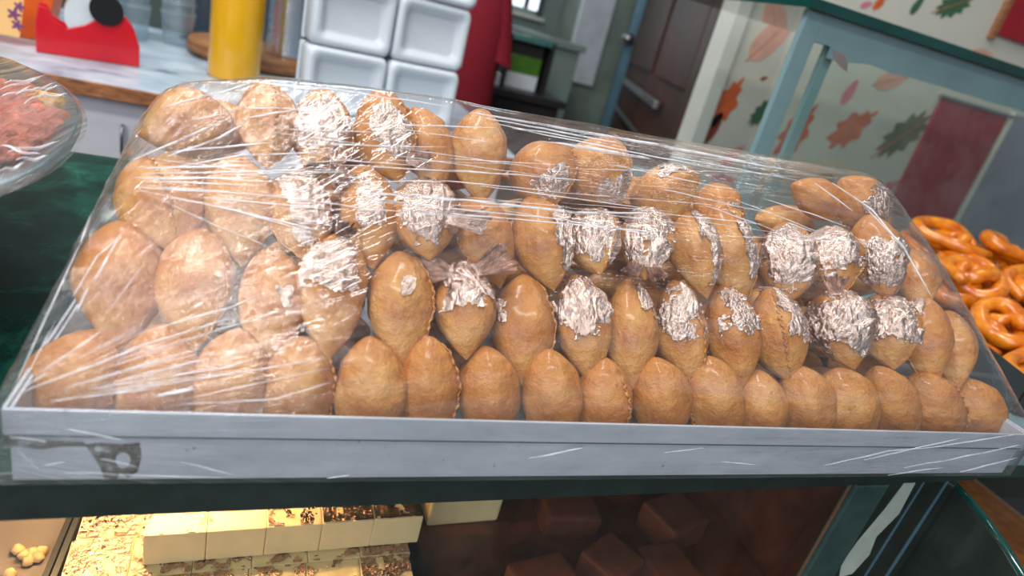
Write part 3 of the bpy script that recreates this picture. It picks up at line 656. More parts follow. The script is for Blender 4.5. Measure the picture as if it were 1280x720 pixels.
def crease(pts, wpx=1.6, nm='film_crease', seed=0):
    out = []; seg = 10; P = [Vector((a, b)) for a, b in pts]
    for i in range(len(P) - 1):
        for j in range(seg + (1 if i == len(P) - 2 else 0)):
            q = P[i].lerp(P[i + 1], j / seg); d = ray(q.x, q.y + 1.2 * noise.noise(Vector((q.x * 0.03, seed, 0)))).normalized()
            h = bvh.ray_cast(EYE, d)
            if h[0] is not None: out.append(h[0] - d * 0.0006)
    if len(out) < 4: return
    r = wpx * depth(out[len(out) // 2]) / FPX / 2
    MB().tube(out, lambda t: r * (0.25 + 0.75 * math.sin(PI * t) ** 0.6), 6).build(nm, M['crease'], film, smooth=True)
CR = [([(25, 491), (175, 434)], 3), ([(62, 502), (100, 496)], 2), ([(119, 473), (225, 443)], 2.4), ([(134, 479), (260, 448)], 2.4), ([(110, 487), (325, 452)], 2.4), ([(134, 492), (400, 449)], 1.8), ([(194, 495), (244, 486)], 5), ([(47, 468), (125, 415)], 1.8),
      ([(220, 506), (345, 499), (412, 478)], 1.6), ([(176, 416), (288, 384), (330, 366)], 2), ([(150, 440), (300, 394)], 2), ([(140, 452), (410, 372)], 1.4), ([(228, 500), (410, 460)], 1.4), ([(30, 484), (60, 466)], 2.6), ([(90, 440), (140, 404)], 1.4),
      ([(169, 237), (290, 262), (402, 295)], 1.8), ([(175, 234), (262, 240)], 2.4), ([(262, 256), (400, 288)], 2.6), ([(178, 226), (330, 232)], 2), ([(180, 240), (270, 282), (340, 310)], 1.4), ([(176, 231), (350, 246), (470, 262)], 1.8), ([(240, 246), (420, 262)], 1.3), ([(165, 222), (260, 222), (350, 228)], 2.4),
      ([(162, 202), (284, 149)], 3), ([(208, 196), (275, 172), (306, 154)], 3), ([(174, 210), (320, 207)], 3), ([(182, 224), (322, 222)], 2.4), ([(190, 214), (300, 194), (420, 190)], 2), ([(212, 190), (340, 178)], 2.4), ([(175, 217), (420, 212)], 2.2), ([(300, 134), (372, 136)], 1.6), ([(200, 135), (318, 103)], 2.6), ([(230, 152), (300, 138)], 1.4),
      ([(318, 103), (420, 112), (560, 133)], 2.2), ([(340, 106), (398, 112)], 2.6), ([(308, 147), (376, 136)], 2.4), ([(340, 207), (430, 200), (520, 207)], 1.4), ([(380, 180), (560, 184)], 1.4), ([(420, 206), (640, 218)], 1.5), ([(400, 228), (560, 226), (700, 240)], 1.5), ([(280, 218), (450, 214)], 1.8),
      ([(480, 155), (625, 160)], 1.8), ([(500, 185), (720, 217)], 1.4), ([(560, 212), (740, 226)], 1.8), ([(525, 245), (635, 256), (720, 266), (830, 266)], 3.6), ([(500, 261), (712, 280), (830, 291)], 1.8), ([(480, 252), (700, 274), (850, 300)], 1.6), ([(560, 198), (700, 206)], 1.4), ([(470, 240), (560, 250), (640, 252)], 1.8), ([(600, 232), (820, 262)], 1.5),
      ([(588, 140), (820, 181), (990, 214)], 4), ([(600, 146), (800, 184)], 2.4), ([(640, 160), (860, 204)], 2), ([(695, 178), (815, 199)], 5), ([(700, 172), (900, 212)], 2), ([(620, 155), (740, 176)], 2), ([(760, 205), (920, 238)], 1.6), ([(830, 237), (925, 258)], 1.6), ([(840, 196), (1000, 226)], 2),
      ([(955, 248), (1062, 284)], 1.6), ([(985, 278), (1015, 290)], 2.4), ([(1018, 228), (1066, 264)], 2), ([(1040, 228), (1090, 262), (1128, 308)], 2.2), ([(1085, 262), (1130, 310), (1165, 372)], 2.4), ([(920, 250), (1050, 300)], 1.4), ([(870, 252), (990, 296)], 1.3),
      ([(18, 484), (58, 396), (100, 305)], 2.4), ([(100, 305), (128, 228), (160, 160)], 2.6), ([(34, 470), (70, 400)], 1.6), ([(90, 372), (122, 320), (150, 296)], 2.2), ([(118, 352), (152, 290)], 3), ([(130, 396), (180, 330)], 1.4), ([(96, 390), (110, 360)], 3), ([(126, 214), (162, 150)], 1.6),
      ([(85, 536), (155, 551)], 2.4), ([(125, 573), (172, 584)], 1.8), ([(225, 577), (292, 594)], 1.8), ([(55, 582), (82, 577)], 1.6), ([(76, 590), (170, 594), (300, 598)], 1.4), ([(10, 545), (60, 552)], 1.6), ([(408, 598), (438, 594)], 1.6), ([(660, 573), (730, 560)], 2.4), ([(20, 560), (50, 590)], 1.2),
      ([(1030, 582), (1110, 564), (1180, 558)], 1.8), ([(1080, 575), (1200, 548)], 1.8), ([(1130, 585), (1230, 566), (1275, 556)], 1.8), ([(1160, 560), (1276, 542)], 1.8), ([(900, 577), (945, 581)], 1.4), ([(1110, 594), (1180, 584)], 1.4), ([(1200, 590), (1272, 572)], 1.8), ([(830, 566), (880, 560)], 1.2)]
for i, (pts, wd) in enumerate(CR): crease(pts, wd, seed=i)
rg = random.Random(8)
for i in range(26):          # finer stretch lines: fan from the left corner, then along the top band
    a = rg.uniform(0.12, 0.62); r0 = rg.uniform(60, 160); r1 = r0 + rg.uniform(60, 190)
    crease([(10 + r0 * math.cos(a), 508 - r0 * math.sin(a)), (10 + r1 * math.cos(a * 0.93), 508 - r1 * math.sin(a * 0.93))], rg.uniform(0.6, 1.1), seed=i + 200)
for i in range(34):
    x = rg.uniform(180, 900); y = 150 + (x - 200) * 0.085 + rg.uniform(-25, 95) ; ln = rg.uniform(70, 220); sl = rg.uniform(0.02, 0.17)
    crease([(x, y), (x + ln, y + ln * sl)], rg.uniform(0.6, 1.2), seed=i + 300)

# ------------------------------------------------------------------ round plate at left
pl = empty('round_plate', (-0.32, 0.46, 0.0), 'large dull silver plate on a foot at the left edge', 'plate')
pcx, pcy, pz = -0.322, 0.457, 0.12
def oval(prof, m, nm, parent, smooth=True, n=72):
    vs = []; fs = []
    for r, z in prof:
        for k in range(n):
            a = 2 * PI * k / n; sy = 0.305 if math.sin(a) > 0 else 0.195
            vs.append((pcx + 0.190 * r * math.cos(a), pcy + sy * r * math.sin(a), z))
    for i in range(len(prof) - 1):
        for k in range(n): fs.append((i * n + k, i * n + (k + 1) % n, (i + 1) * n + (k + 1) % n, (i + 1) * n + k))
    return MB().add(vs, fs).build(nm, m, parent, smooth=smooth)
oval([(0.02, pz - 0.030), (0.6, pz - 0.030), (0.80, pz - 0.026), (0.93, pz - 0.002), (0.985, pz), (1.0, pz - 0.003), (0.99, pz - 0.008), (0.94, pz - 0.012), (0.80, pz - 0.034), (0.5, pz - 0.036), (0.02, pz - 0.036)], M['thali'], 'dish', pl)
oval([(0.36, pz - 0.034), (0.33, 0.06), (0.42, 0.01), (0.45, 0.001), (0.02, 0.001)], M['thali'], 'foot', pl)
# red sweets heaped on it
rs = random.Random(11)
sweets = [(58, 140, 0.017), (40, 158, 0.026), (8, 150, 0.030), (30, 176, 0.022), (14, 128, 0.022), (-25, 140, 0.03), (-4, 178, 0.026)]
for k, (px, py, r) in enumerate(sweets):
    q = on_z(px, py, pz - 0.010); b = bmesh.new(); bmesh.ops.create_icosphere(b, subdivisions=4, radius=1)
    for v in b.verts:
        n = v.co.normalized(); kx = 1 + 0.22 * fbm(n * 2.2 + Vector((k * 3, 0, 0))) + 0.05 * fbm(n * 9 + Vector((k, 5, 0)))
        v.co = Vector((n.x * r * kx, n.y * r * 1.25 * kx, n.z * 0.016 * kx))
    mb = MB().add([v.co + Vector((q.x, q.y, pz - 0.010)) for v in b.verts], [[v.index for v in f.verts] for f in b.faces]); b.free()
    o = mb.build('red_sweet', M['redsweet'] if k != 0 else M['yellowsweet'], None, smooth=True, loc=(q.x, q.y, pz - 0.025))
    tag(o, ['yellowish crumbly sweet at the right end of the round plate', 'red crumbly sweet next to the yellowish one on the plate', 'large red crumbly sweet in the middle of the round plate', 'small red sweet nearest the front rim of the plate',
            'red crumbly sweet toward the back of the round plate', 'red sweet at the far left back of the plate', 'red sweet at the front left of the round plate'][k], 'sweet', 'red sweets on the round plate')
# film over plate
n = 72; rings = 14; vs = [(pcx, pcy, pz + 0.012)]; fs = []
for i in range(1, rings + 1):
    r = i / rings
    for k in range(n):
        a = 2 * PI * k / n; sy = 0.305 if math.sin(a) > 0 else 0.195
        z = pz + 0.0035 + 0.010 * (1 - r * r) + 0.0022 * noise.noise(Vector((a * 9, r * 3, 0))) * r
        if i == rings: z = pz - 0.004
        vs.append((pcx + 0.193 * r * math.cos(a), pcy + sy * 1.012 * r * math.sin(a), z))
for k in range(n): fs.append((0, 1 + k, 1 + (k + 1) % n))
for i in range(rings - 1):
    for k in range(n): fs.append((1 + i * n + k, 1 + (i + 1) * n + k, 1 + (i + 1) * n + (k + 1) % n, 1 + i * n + (k + 1) % n))
pf = MB().add(vs, fs).build('plate_film', M['film2'], None, smooth=True)
tag(pf, 'cling film pulled tight over the round plate of red sweets', 'cling film')
for k, pts in enumerate([[(0, 112), (56, 95)], [(5, 104), (50, 97)], [(20, 118), (70, 104)], [(40, 112), (75, 108)], [(0, 122), (40, 108)], [(10, 190), (75, 178)], [(0, 182), (50, 194)], [(20, 200), (60, 196)], [(45, 120), (85, 118)], [(0, 215), (30, 205)], [(30, 130), (66, 108)]]):
    out = []
    for j in range(9):
        q = Vector(pts[0]).lerp(Vector(pts[1]), j / 8); w3 = on_z(q.x, q.y, pz + 0.009); out.append(w3 + Vector((0, 0, 0.001 * math.sin(j))))
    MB().tube(out, lambda t: 0.0009 * (0.2 + math.sin(PI * t)), 6).build('film_crease', M['crease'], pf, smooth=True)

# ------------------------------------------------------------------ orange coils at right
jt = empty('jalebi_tray', (0.95, 0.56, 0.0), 'dark steel tray of orange coil sweets right of the pastries', 'tray')
JR = -0.40; jc = Vector((0.842, 0.50, 0))
ex = Vector((math.cos(JR), math.sin(JR), 0)); ey = Vector((-math.sin(JR), math.cos(JR), 0))
A0 = Vector((0.800, 0.40, 0))                    # front-left corner
def jp(a, b, z): q = A0 + ex * a + ey * b; return Vector((q.x, q.y, z))
def jbox(nm, a0, b0, z0, a1, b1, z1):
    vs = [jp(a, b, z) for z in (z0, z1) for b in (b0, b1) for a in (a0, a1)]
    MB().add(vs, [(0, 2, 3, 1), (4, 5, 7, 6), (0, 1, 5, 4), (1, 3, 7, 5), (3, 2, 6, 7), (2, 0, 4, 6)]).build(nm, M['traydark'], jt, bevel=0.001)
JA, JB = 0.46, 0.50
jbox('floor_sheet', 0, 0, 0.0005, JA, JB, 0.003)
jbox('side_wall', -0.003, 0, 0.0005, -0.0002, JB, 0.045); jbox('side_wall', JA + 0.0002, 0, 0.0005, JA + 0.003, JB, 0.045)
jbox('front_wall', 0, -0.003, 0.0005, JA, -0.0002, 0.045); jbox('back_wall', 0, JB + 0.0002, 0.0005, JA, JB + 0.003, 0.045)
rj = random.Random(5)
def jalebi(c, R, tilt, lab):
    n = 84; pts = []; ph = rj.uniform(0, 6); sq = rj.uniform(0.65, 0.95)
    for i in range(n + 1):
        t = i / n; a = ph + t * 2 * PI * 2.3; r = R * (0.30 + 0.70 * t); w = 0.006 * math.sin(a * 1.7 + ph); r *= 1 + 0.16 * math.sin(a * 2.3 + ph * 3)
        pts.append(Vector((r * math.cos(a) * 1.1, r * math.sin(a) * sq, 0.006 * math.sin(a * 0.5) + w)))
    m = Matrix.Rotation(JR, 3, 'Z') @ Matrix.Rotation(tilt[0], 3, 'X') @ Matrix.Rotation(tilt[1], 3, 'Y') @ Matrix.Rotation(tilt[2], 3, 'Z'); pts = [m @ p + Vector(c) for p in pts]
    o = MB().tube(pts, lambda t: 0.0115 * (0.75 + 0.25 * math.sin(PI * t)) * (1 + 0.12 * math.sin(t * 50)), 10).build('jalebi', M['jalebi'], None, smooth=True, loc=c)
    tag(o, lab, 'sweet', 'orange coils in the steel tray')
lay = ['bottom', 'second', 'third', 'fourth']; col = ['leftmost', 'second', 'third', 'rightmost']
for bi, b in enumerate((0.065, 0.18, 0.30, 0.42)):
    for ai, a in enumerate((0.082, 0.185, 0.290, 0.395)):
        for l in range(bi + 1 if bi < 3 else 4):
            z = 0.022 + l * 0.029 + rj.uniform(-0.002, 0.004); tl = 0.12 if l == 0 else 0.30
            jalebi(jp(a + rj.uniform(-0.012, 0.012), b + rj.uniform(-0.012, 0.012), z), rj.uniform(0.054, 0.062), (rj.uniform(0.0, tl * 1.3), rj.uniform(-tl, tl), rj.uniform(0, 3)),
                   f'orange coil sweet, {lay[l]} layer, {col[ai]} in the {("front", "second", "third", "rear")[bi]} row of its tray')

# ------------------------------------------------------------------ glass case behind
gx0, gx1, gy0, gy1, gz = 0.772, 1.95, 0.95, 1.40, 0.408
gc = empty('glass_case', (1.05, 0.9, 0.0), 'pale blue framed glass display case with a thick green-edged top', 'display case')
MB().box((gx0 - 0.012, gy0 - 0.014, gz - 0.016), (gx1, gy1, gz)).build('top_slab', M['glass_edge'], gc, bevel=0.001)
MB().box((gx0, gy0, 0.0), (gx0 + 0.035, gy0 + 0.012, gz - 0.0165)).build('corner_post', M['blue'], gc, bevel=0.002)
MB().box((gx0 + 0.075, gy0 + 0.014, 0.0), (gx0 + 0.098, gy0 + 0.024, gz - 0.0165)).build('inner_post', M['blue'], gc, bevel=0.002)
MB().box((gx0 + 0.0352, gy0 + 0.0005, gz - 0.060), (gx1, gy0 + 0.012, gz - 0.0165)).build('top_rail', M['blue'], gc, bevel=0.001)
MB().box((gx0 + 0.0352, gy0 + 0.0125, 0.02), (gx1, gy0 + 0.0135, gz - 0.0168)).build('front_pane', M['glass'], gc)
MB().box((gx0, gy0 + 0.026, 0.02), (gx0 + 0.004, gy1 - 0.002, gz - 0.0168)).build('side_pane', M['glass_clear'], gc)
MB().box((gx0 + 0.0352, gy0 + 0.001, 0.0005), (gx1, gy0 + 0.012, 0.02)).build('bottom_rail', M['blue'], gc)
ol = [(0, 0)]; 
for i in range(19):
    a = i / 18; ol.append((a * 0.56, -0.012 - 0.006 * noise.noise(Vector((a * 9, 1, 0))) - 0.008 * max(0, 1 - a * 5)))
ol.append((0.56, 0))
MB().prism(ol, -0.0006, (gx0 + 0.07, gy0 + 0.0003, gz - 0.058), (1, 0, 0), (0, 0, 1)).build('peeling_tape', M['blue'], gc)
ol = [(0, 0), (0.03, -0.004), (0.045, -0.016), (0.05, -0.028), (0.03, -0.022), (0.012, -0.014)]
MB().prism(ol, -0.0012, (gx0 + 0.075, gy0 - 0.0002, gz - 0.062), (1, 0, 0), (0, 0, 1)).build('peeling_tape', M['traygrey'], gc)

# ------------------------------------------------------------------ rear desk and what stands on it
DZ = 0.013
dk = empty('work_desk', (-0.2, 1.5, FZ), 'white fronted work desk with worn wood-edged top behind counter', 'desk')
MB().box((-1.6, 1.205, DZ - 0.022), (0.44, 1.98, DZ)).build('desk_top', M['desk_top'], dk, bevel=0.001)
MB().box((-1.6, 1.197, DZ - 0.023), (0.44, 1.2045, DZ - 0.0008)).build('edge_strip', M['desk_edge'], dk, bevel=0.001)
MB().box((-1.58, 1.225, FZ), (0.42, 1.245, DZ - 0.0225)).build('front_panel', M['white'], dk)
for x in (-1.58, 0.40): MB().box((x, 1.246, FZ), (x + 0.02, 1.95, DZ - 0.0225)).build('side_panel', M['white'], dk)
MB().box((-1.55, 1.93, FZ), (0.39, 1.95, DZ - 0.0225)).build('back_panel', M['white'], dk)
q = on_y(154, 170, 1.2235); MB().tube([(q.x, q.y - 0.004, q.z - 0.03), (q.x, q.y - 0.01, q.z - 0.025), (q.x, q.y - 0.01, q.z + 0.015), (q.x, q.y - 0.004, q.z + 0.02)], 0.003, 8).build('handle', M['steel'], dk, smooth=True)

# tape dispenser
td = empty('tape_dispenser', (-0.36, 1.44, DZ), 'red desk tape dispenser with black hub on the white desk', 'tape dispenser')
a0 = on_z(88, 72, DZ); a1 = on_z(157, 64, DZ + 0.0); d2 = Vector((1.0, 0.28, 0)).normalized(); 
n2 = Vector((-d2.y, d2.x, 0)); base = Vector((a0.x - 0.045, a0.y - 0.02, DZ + 0.0005))
prof = [(0, 0), (0.155, 0), (0.155, 0.035), (0.145, 0.068), (0.128, 0.086), (0.11, 0.088), (0.09, 0.074), (0.07, 0.058), (0.045, 0.048), (0.025, 0.058), (0.018, 0.075), (0.006, 0.078), (0, 0.05)]
MB().prism(prof, -0.008, base + n2 * 0.008, d2, Vector((0, 0, 1))).build('side_shell', M['red'], td, bevel=0.002)
MB().prism(prof, -0.008, base + n2 * 0.058, d2, Vector((0, 0, 1))).build('side_shell', M['red'], td, bevel=0.002)
MB().prism([(0.004, 0), (0.151, 0), (0.151, 0.035), (0.004, 0.04)], -0.0415, base + n2 * 0.0498, d2, Vector((0, 0, 1))).build('body', M['red'], td)
hc = base + d2 * 0.085 + Vector((0, 0, 0.070))
MB().tube([hc + n2 * 0.010, hc + n2 * 0.048], 0.044, 32).build('tape_roll', M['tape'], td)
MB().tube([hc + d2 * 0.018 + Vector((0, 0, 0.02)) + n2 * 0.004, hc + d2 * 0.018 + Vector((0, 0, 0.02)) + n2 * 0.054], 0.026, 32).build('hub', M['black'], td)

# orange carton
oc = empty('orange_carton', (-0.48, 1.40, DZ), 'orange carton with yellow floral panel at the top left corner', 'carton')
b0 = Vector((-0.422, 1.375, DZ + 0.0005)); d3 = Vector((1, 0.10, 0)).normalized(); n3 = Vector((-d3.y, d3.x, 0))
MB().prism([(-0.20, 0), (0, 0), (0.028, 0.15), (-0.20, 0.15)], -0.09, b0 + n3 * 0.09, d3, Vector((0, 0, 1))).build('carton_body', M['orange'], oc, bevel=0.003)
MB().prism([(-0.19, 0.015), (-0.02, 0.015), (-0.004, 0.13), (-0.19, 0.13)], 0.001, b0 - n3 * 0.0004, d3, Vector((0, 0, 1))).build('front_panel', M['cream'], oc)
for (u, v, r) in [(-0.022, 0.035, 0.010), (-0.026, 0.052, 0.011), (-0.018, 0.066, 0.009), (-0.065, 0.03, 0.008), (-0.075, 0.075, 0.01), (-0.07, 0.045, 0.006)]:
    ol = [(u + r * (0.7 + 0.3 * math.cos(5 * a)) * math.cos(a), v + r * (0.7 + 0.3 * math.cos(5 * a)) * math.sin(a)) for a in [2 * PI * i / 30 for i in range(30)]]
    MB().prism(ol, 0.0006, b0 - n3 * 0.0015, d3, Vector((0, 0, 1))).build('printed_flower', M['purple'], oc)

# yellow roll, boards, foil roll, clear bag, post
def roll(name, c, r, h, m, core, label, cat, hole=0.4):
    t = empty(name, c, label, cat)
    MB().lathe([(r * hole, 0), (r * 0.985, 0), (r, 0.004), (r, h - 0.004), (r * 0.985, h), (r * hole, h), (r * hole, 0)], c, 40).build('roll', m, t, smooth=False)
    MB().lathe([(r * hole * 0.78, 0.001), (r * hole * 0.99, 0.001), (r * hole * 0.99, h + 0.004), (r * hole * 0.78, h + 0.004), (r * hole * 0.78, 0.001)], c, 32).build('core', core, t)
    return t
ycx = on_z(289, 103, DZ)
roll('yellow_roll', (ycx.x, ycx.y + 0.048, DZ + 0.0005), 0.049, 0.32, M['yellow'], M['cream'], 'tall upright yellow plastic roll standing on the desk', 'roll')
for o in bpy.data.objects['yellow_roll'].children: o.data.polygons.foreach_set('use_smooth', [abs(p.normal.z) < 0.5 for p in o.data.polygons])
wb = empty('round_board', (-0.08, 1.70, DZ), 'round wooden board on the desk beneath the foil roll', 'board')
MB().lathe([(0.002, 0.0005), (0.135, 0.0005), (0.145, 0.008), (0.145, 0.030), (0.14, 0.036), (0.002, 0.036)], (-0.085, 1.735, DZ), 56).build('board', M['disc_wood'], wb, smooth=False)
MB().lathe([(0.1455, 0.012), (0.1475, 0.013), (0.1475, 0.018), (0.1455, 0.019)], (-0.085, 1.735, DZ), 56).build('rim_band', M['desk_edge'], wb)
roll('foil_roll', (-0.015, 1.70, DZ + 0.0365), 0.052, 0.30, M['foil'], M['cream'], 'upright silver foil roll standing on the round wooden board', 'roll')
pt = empty('steel_post', (-0.165, 1.80, DZ), 'dark grey upright steel post behind the yellow roll', 'post')
MB().box((-0.26, 1.905, DZ + 0.001), (-0.21, 1.935, 0.60)).build('post', M['grey_post'], pt, bevel=0.002)
MB().box((-0.27, 1.89, DZ + 0.0003), (-0.20, 1.95, DZ + 0.006)).build('foot_plate', M['grey_post'], pt)
# sleeves of clear cups in a bag
M['cup'] = thin_glass('clear_plastic_cups', tint=(0.86, 0.91, 0.94), refl=1.2, haze=0.16, rough=0.12)
for k, (x, y) in enumerate([(-0.34, 1.72), (-0.255, 1.76)]):
    t = empty('cup_stack', (x, y, DZ), ['stack of clear plastic cups left of the other stack, behind dispenser', 'stack of clear plastic cups nearest the grey post'][k], 'cups', 'stacks of clear plastic cups')
    for j in range(9):
        z = DZ + 0.001 + j * 0.022
        MB().lathe([(0.026, 0), (0.028, 0.001), (0.036, 0.07), (0.0385, 0.071), (0.0385, 0.074), (0.036, 0.075)], (x, y, z), 28).build('cup', M['cup'], t, smooth=True)

# foam boxes: two columns, bottoms facing the viewer
def foam(cx, y, z0, w, h, label):
    t = empty('foam_box', (cx, y, z0), label, 'box', 'white foam boxes stacked on the desk')
    d = 0.055
    def rr(w, h, r, n=5):
        pts = []
        for (sx, sz, a0) in ((1, 1, 0), (-1, 1, PI / 2), (-1, -1, PI), (1, -1, 3 * PI / 2)):
            for i in range(n): a = a0 + PI / 2 * i / (n - 1); pts.append((sx * (w / 2 - r) + r * math.cos(a), sz * (h / 2 - r) + r * math.sin(a)))
        return pts
    loops = [(w, h, 0.012, d), (w, h, 0.012, 0.012), (w * 0.97, h * 0.95, 0.014, 0.002), (w * 0.90, h * 0.86, 0.014, 0.0), (w * 0.80, h * 0.74, 0.014, 0.002), (w * 0.72, h * 0.62, 0.012, 0.013), (w * 0.66, h * 0.54, 0.010, 0.015)]
    vs = []; fs = []; m = 20
    for (a, b, r, yy) in loops: vs += [(cx + px, y + yy, z0 + h / 2 + pz_) for px, pz_ in rr(a, b, r)]
    for i in range(len(loops) - 1):
        for k in range(m): fs.append((i * m + k, i * m + (k + 1) % m, (i + 1) * m + (k + 1) % m, (i + 1) * m + k))
    fs += [tuple(range((len(loops) - 1) * m, len(loops) * m)), tuple(range(m))]
    MB().add(vs, fs).build('tray_half', M['foam'], t, smooth=True)
    MB().box((cx - w / 2 - 0.003, y + d + 0.0005, z0 + 0.003), (cx + w / 2 + 0.003, y + d + 0.006, z0 + h - 0.001)).build('rim', M['foam'], t, bevel=0.002)
    MB().box((cx - w / 2 + 0.004, y + d + 0.0065, z0 + 0.004), (cx + w / 2 - 0.004, y + d + 0.04, z0 + h - 0.004)).build('lid_half', M['foam'], t, bevel=0.006)
    pv = Matrix.Translation((0.03, 1.275, 0)); t.matrix_basis = pv @ Matrix.Rotation(0.23, 4, 'Z') @ pv.inverted() @ t.matrix_basis
FW, FH = 0.152, 0.120
fy = 1.275; fx = on_y(490, 100, fy).x
rown = ['bottom', 'middle', 'top']
for j in range(3):
    for i, sx in enumerate((-0.5, 0.5)):
        foam(fx + sx * (FW + 0.004) + j * 0.002, fy + 0.004 * (j % 2), DZ + 0.0006 + j * (FH + 0.001), FW, FH, f'white foam box, {rown[j]} layer of the {"left" if i == 0 else "right"} stack on the desk')

# ------------------------------------------------------------------ far room
dd = Vector((0.347, 0.938, 0)).normalized(); nn = Vector((-dd.y, dd.x, 0))
D0 = Vector((1.128, 1.70, 0))
def dbox(mb, s0, s1, z0, z1, t0, t1):
    vs = [D0 + dd * s + nn * t + Vector((0, 0, z)) for z in (z0, z1) for t in (t0, t1) for s in (s0, s1)]
    return mb.add(vs, [(0, 2, 3, 1), (4, 5, 7, 6), (0, 1, 5, 4), (1, 3, 7, 5), (3, 2, 6, 7), (2, 0, 4, 6)])
dr = empty('door_1', D0 + Vector((0, 0, FZ)), kind='structure')
dbox(MB(), 0.0, 0.10, FZ, 1.6, -0.06, 0.03).build('door_frame', M['door_wood'], dr)
dbox(MB(), 0.101, 1.95, FZ, 1.6, -0.04, 0.0).build('door_leaf', M['door_wood'], dr)
for s0, s1, z0, z1 in ((0.2, 0.85, 0.18, 1.4), (1.0, 1.85, 0.18, 1.4), (0.2, 0.85, -0.9, -0.12), (1.0, 1.85, -0.9, -0.12)): dbox(MB(), s0, s1, z0, z1, 0.0005, 0.014).build('raised_panel', M['door_wood'], dr, bevel=0.006)
for z, s0, s1, th in ((0.092, 0.52, 1.70, 0.030), (-0.055, 0.62, 1.75, 0.014)): dbox(MB(), s0, s1, z - th / 2, z + th / 2, 0.0145, 0.035).build('steel_rail', M['steel'], dr, bevel=0.003)
dbox(MB(), 1.96, 2.06, FZ, 1.6, -0.04, 0.05).build('steel_jamb', M['bluemetal'], dr, bevel=0.004)
kq = D0 + dd * 1.90 + nn * 0.05; MB().lathe([(0.001, -0.03), (0.02, -0.028), (0.036, -0.01), (0.036, 0.01), (0.02, 0.028), (0.001, 0.03)], (kq.x, kq.y, 0.30), 16).build('knob', M['steel'], dr, smooth=True)

fy2 = 3.7
p0 = on_y(715, 105, fy2); p1 = on_y(760, 105, fy2)
pil = empty('stone_pillar', (p0.x, fy2, FZ), 'grey stone pillar with a white board left of brown door', 'pillar')
xl = on_y(700, 100, fy2).x; xr = on_y(790, 100, fy2).x
MB().box((xl, fy2, FZ), (xr, fy2 + 0.3, 1.8)).build('shaft', M['stone'], pil, bevel=0.006)
zb = on_y(725, 104, fy2).z
MB().box((xl + 0.005, fy2 - 0.03, zb), (xl + 0.20, fy2 - 0.0005, 1.5)).build('white_board', M['whitepack'], pil, bevel=0.004)
tag(box('wall_far', (0.2, 3.98, FZ), (2.6, 4.05, 1.8), M['greywall']), kind='structure')
wq = [on_y(x, y, 3.95) for x, y in ((630, -30), (672, 14))]
wn = empty('window_1', (wq[0].x, 3.95, wq[1].z), kind='structure')
MB().box((wq[0].x - 0.5, 3.965, wq[1].z), (wq[1].x, 3.975, wq[1].z + 0.8)).build('pane', M['window'], wn)
MB().box((wq[1].x, 3.955, wq[1].z - 0.03), (wq[1].x + 0.03, 3.979, wq[1].z + 0.8)).build('window_frame', M['grey_post'], wn)
MB().box((wq[1].x - 0.09, 3.955, wq[1].z), (wq[1].x - 0.06, 3.964, wq[1].z + 0.8)).build('mullion', M['grey_post'], wn)
MB().box((wq[0].x - 0.5, 3.94, wq[1].z - 0.05), (wq[1].x + 0.05, 3.979, wq[1].z - 0.031)).build('window_sill', M['trim'], wn)
# low partition running into the depth
lw = empty('low_partition', (1.2, 3.2, FZ), 'grey low partition wall left of the stone pillar', 'partition')
sl0 = on_y(640, 15, 3.9); sl1 = on_y(718, 64, 3.0)
MB().box((sl1.x - 0.12, 3.0, FZ), (sl1.x + 0.03, 3.97, sl1.z)).build('panel', M['greywall'], lw)
MB().box((sl1.x - 0.15, 2.98, sl1.z + 0.0005), (sl1.x + 0.05, 3.97, sl1.z + 0.03)).build('capping', M['greywall'], lw, bevel=0.004)
# dark table with a glazed box of packs
ty = 2.5; q0 = on_y(628, 118, ty); q1 = on_y(706, 138, ty); tz = on_y(660, 118, ty).z
tb = empty('dark_table', (q0.x, ty, FZ), 'dark low cabinet behind the person in red', 'cabinet')
MB().box((q0.x - 0.5, ty, tz - 0.03), (q1.x, ty + 0.45, tz)).build('top', M['dark'], tb, bevel=0.004)
MB().box((q0.x - 0.48, ty + 0.02, FZ), (q1.x - 0.02, ty + 0.43, tz - 0.031)).build('body', M['dark'], tb)
bx0 = on_y(632, 70, ty + 0.1).x; bx1 = on_y(690, 80, ty + 0.1).x; bz1 = on_y(685, 52, ty + 0.1).z
gb = empty('glass_box', (bx0, ty + 0.1, tz), 'dark framed box with a green picture pack on the dark cabinet', 'box')
for xx in (bx0, bx1 - 0.015): MB().box((xx, ty + 0.1, tz + 0.0005), (xx + 0.015, ty + 0.25, bz1)).build('frame_post', M['dark'], gb)
MB().box((bx0 + 0.0155, ty + 0.10, bz1 - 0.02), (bx1 - 0.0155, ty + 0.25, bz1)).build('frame_rail', M['teal_edge'], gb)
MB().box((bx0 + 0.0155, ty + 0.235, tz + 0.0005), (bx1 - 0.0155, ty + 0.25, bz1 - 0.0205)).build('back', M['dark'], gb)
pk = empty('picture_pack', (bx0 + 0.05, ty + 0.15, tz), 'white and green printed pack inside the dark framed box', 'pack')
MB().box((bx0 + 0.03, ty + 0.13, tz + 0.0008), (bx1 - 0.035, ty + 0.2, tz + 0.06)).build('white_band', M['whitepack'], pk)
MB().box((bx0 + 0.03, ty + 0.13, tz + 0.0605), (bx1 - 0.035, ty + 0.2, tz + 0.13)).build('green_band', M['green_pack'], pk)
MB().box((bx0 + 0.03, ty + 0.13, tz + 0.1305), (bx1 - 0.035, ty + 0.2, tz + 0.19)).build('dark_band', M['dark'], pk)
wb2 = empty('white_carton', (bx0 - 0.06, ty + 0.06, tz), 'small white carton lying left of the dark framed box', 'carton')
MB().box((bx0 - 0.09, ty + 0.05, tz + 0.0005), (bx0 - 0.015, ty + 0.15, tz + 0.05)).build('carton_body', M['whitepack'], wb2, bevel=0.003)
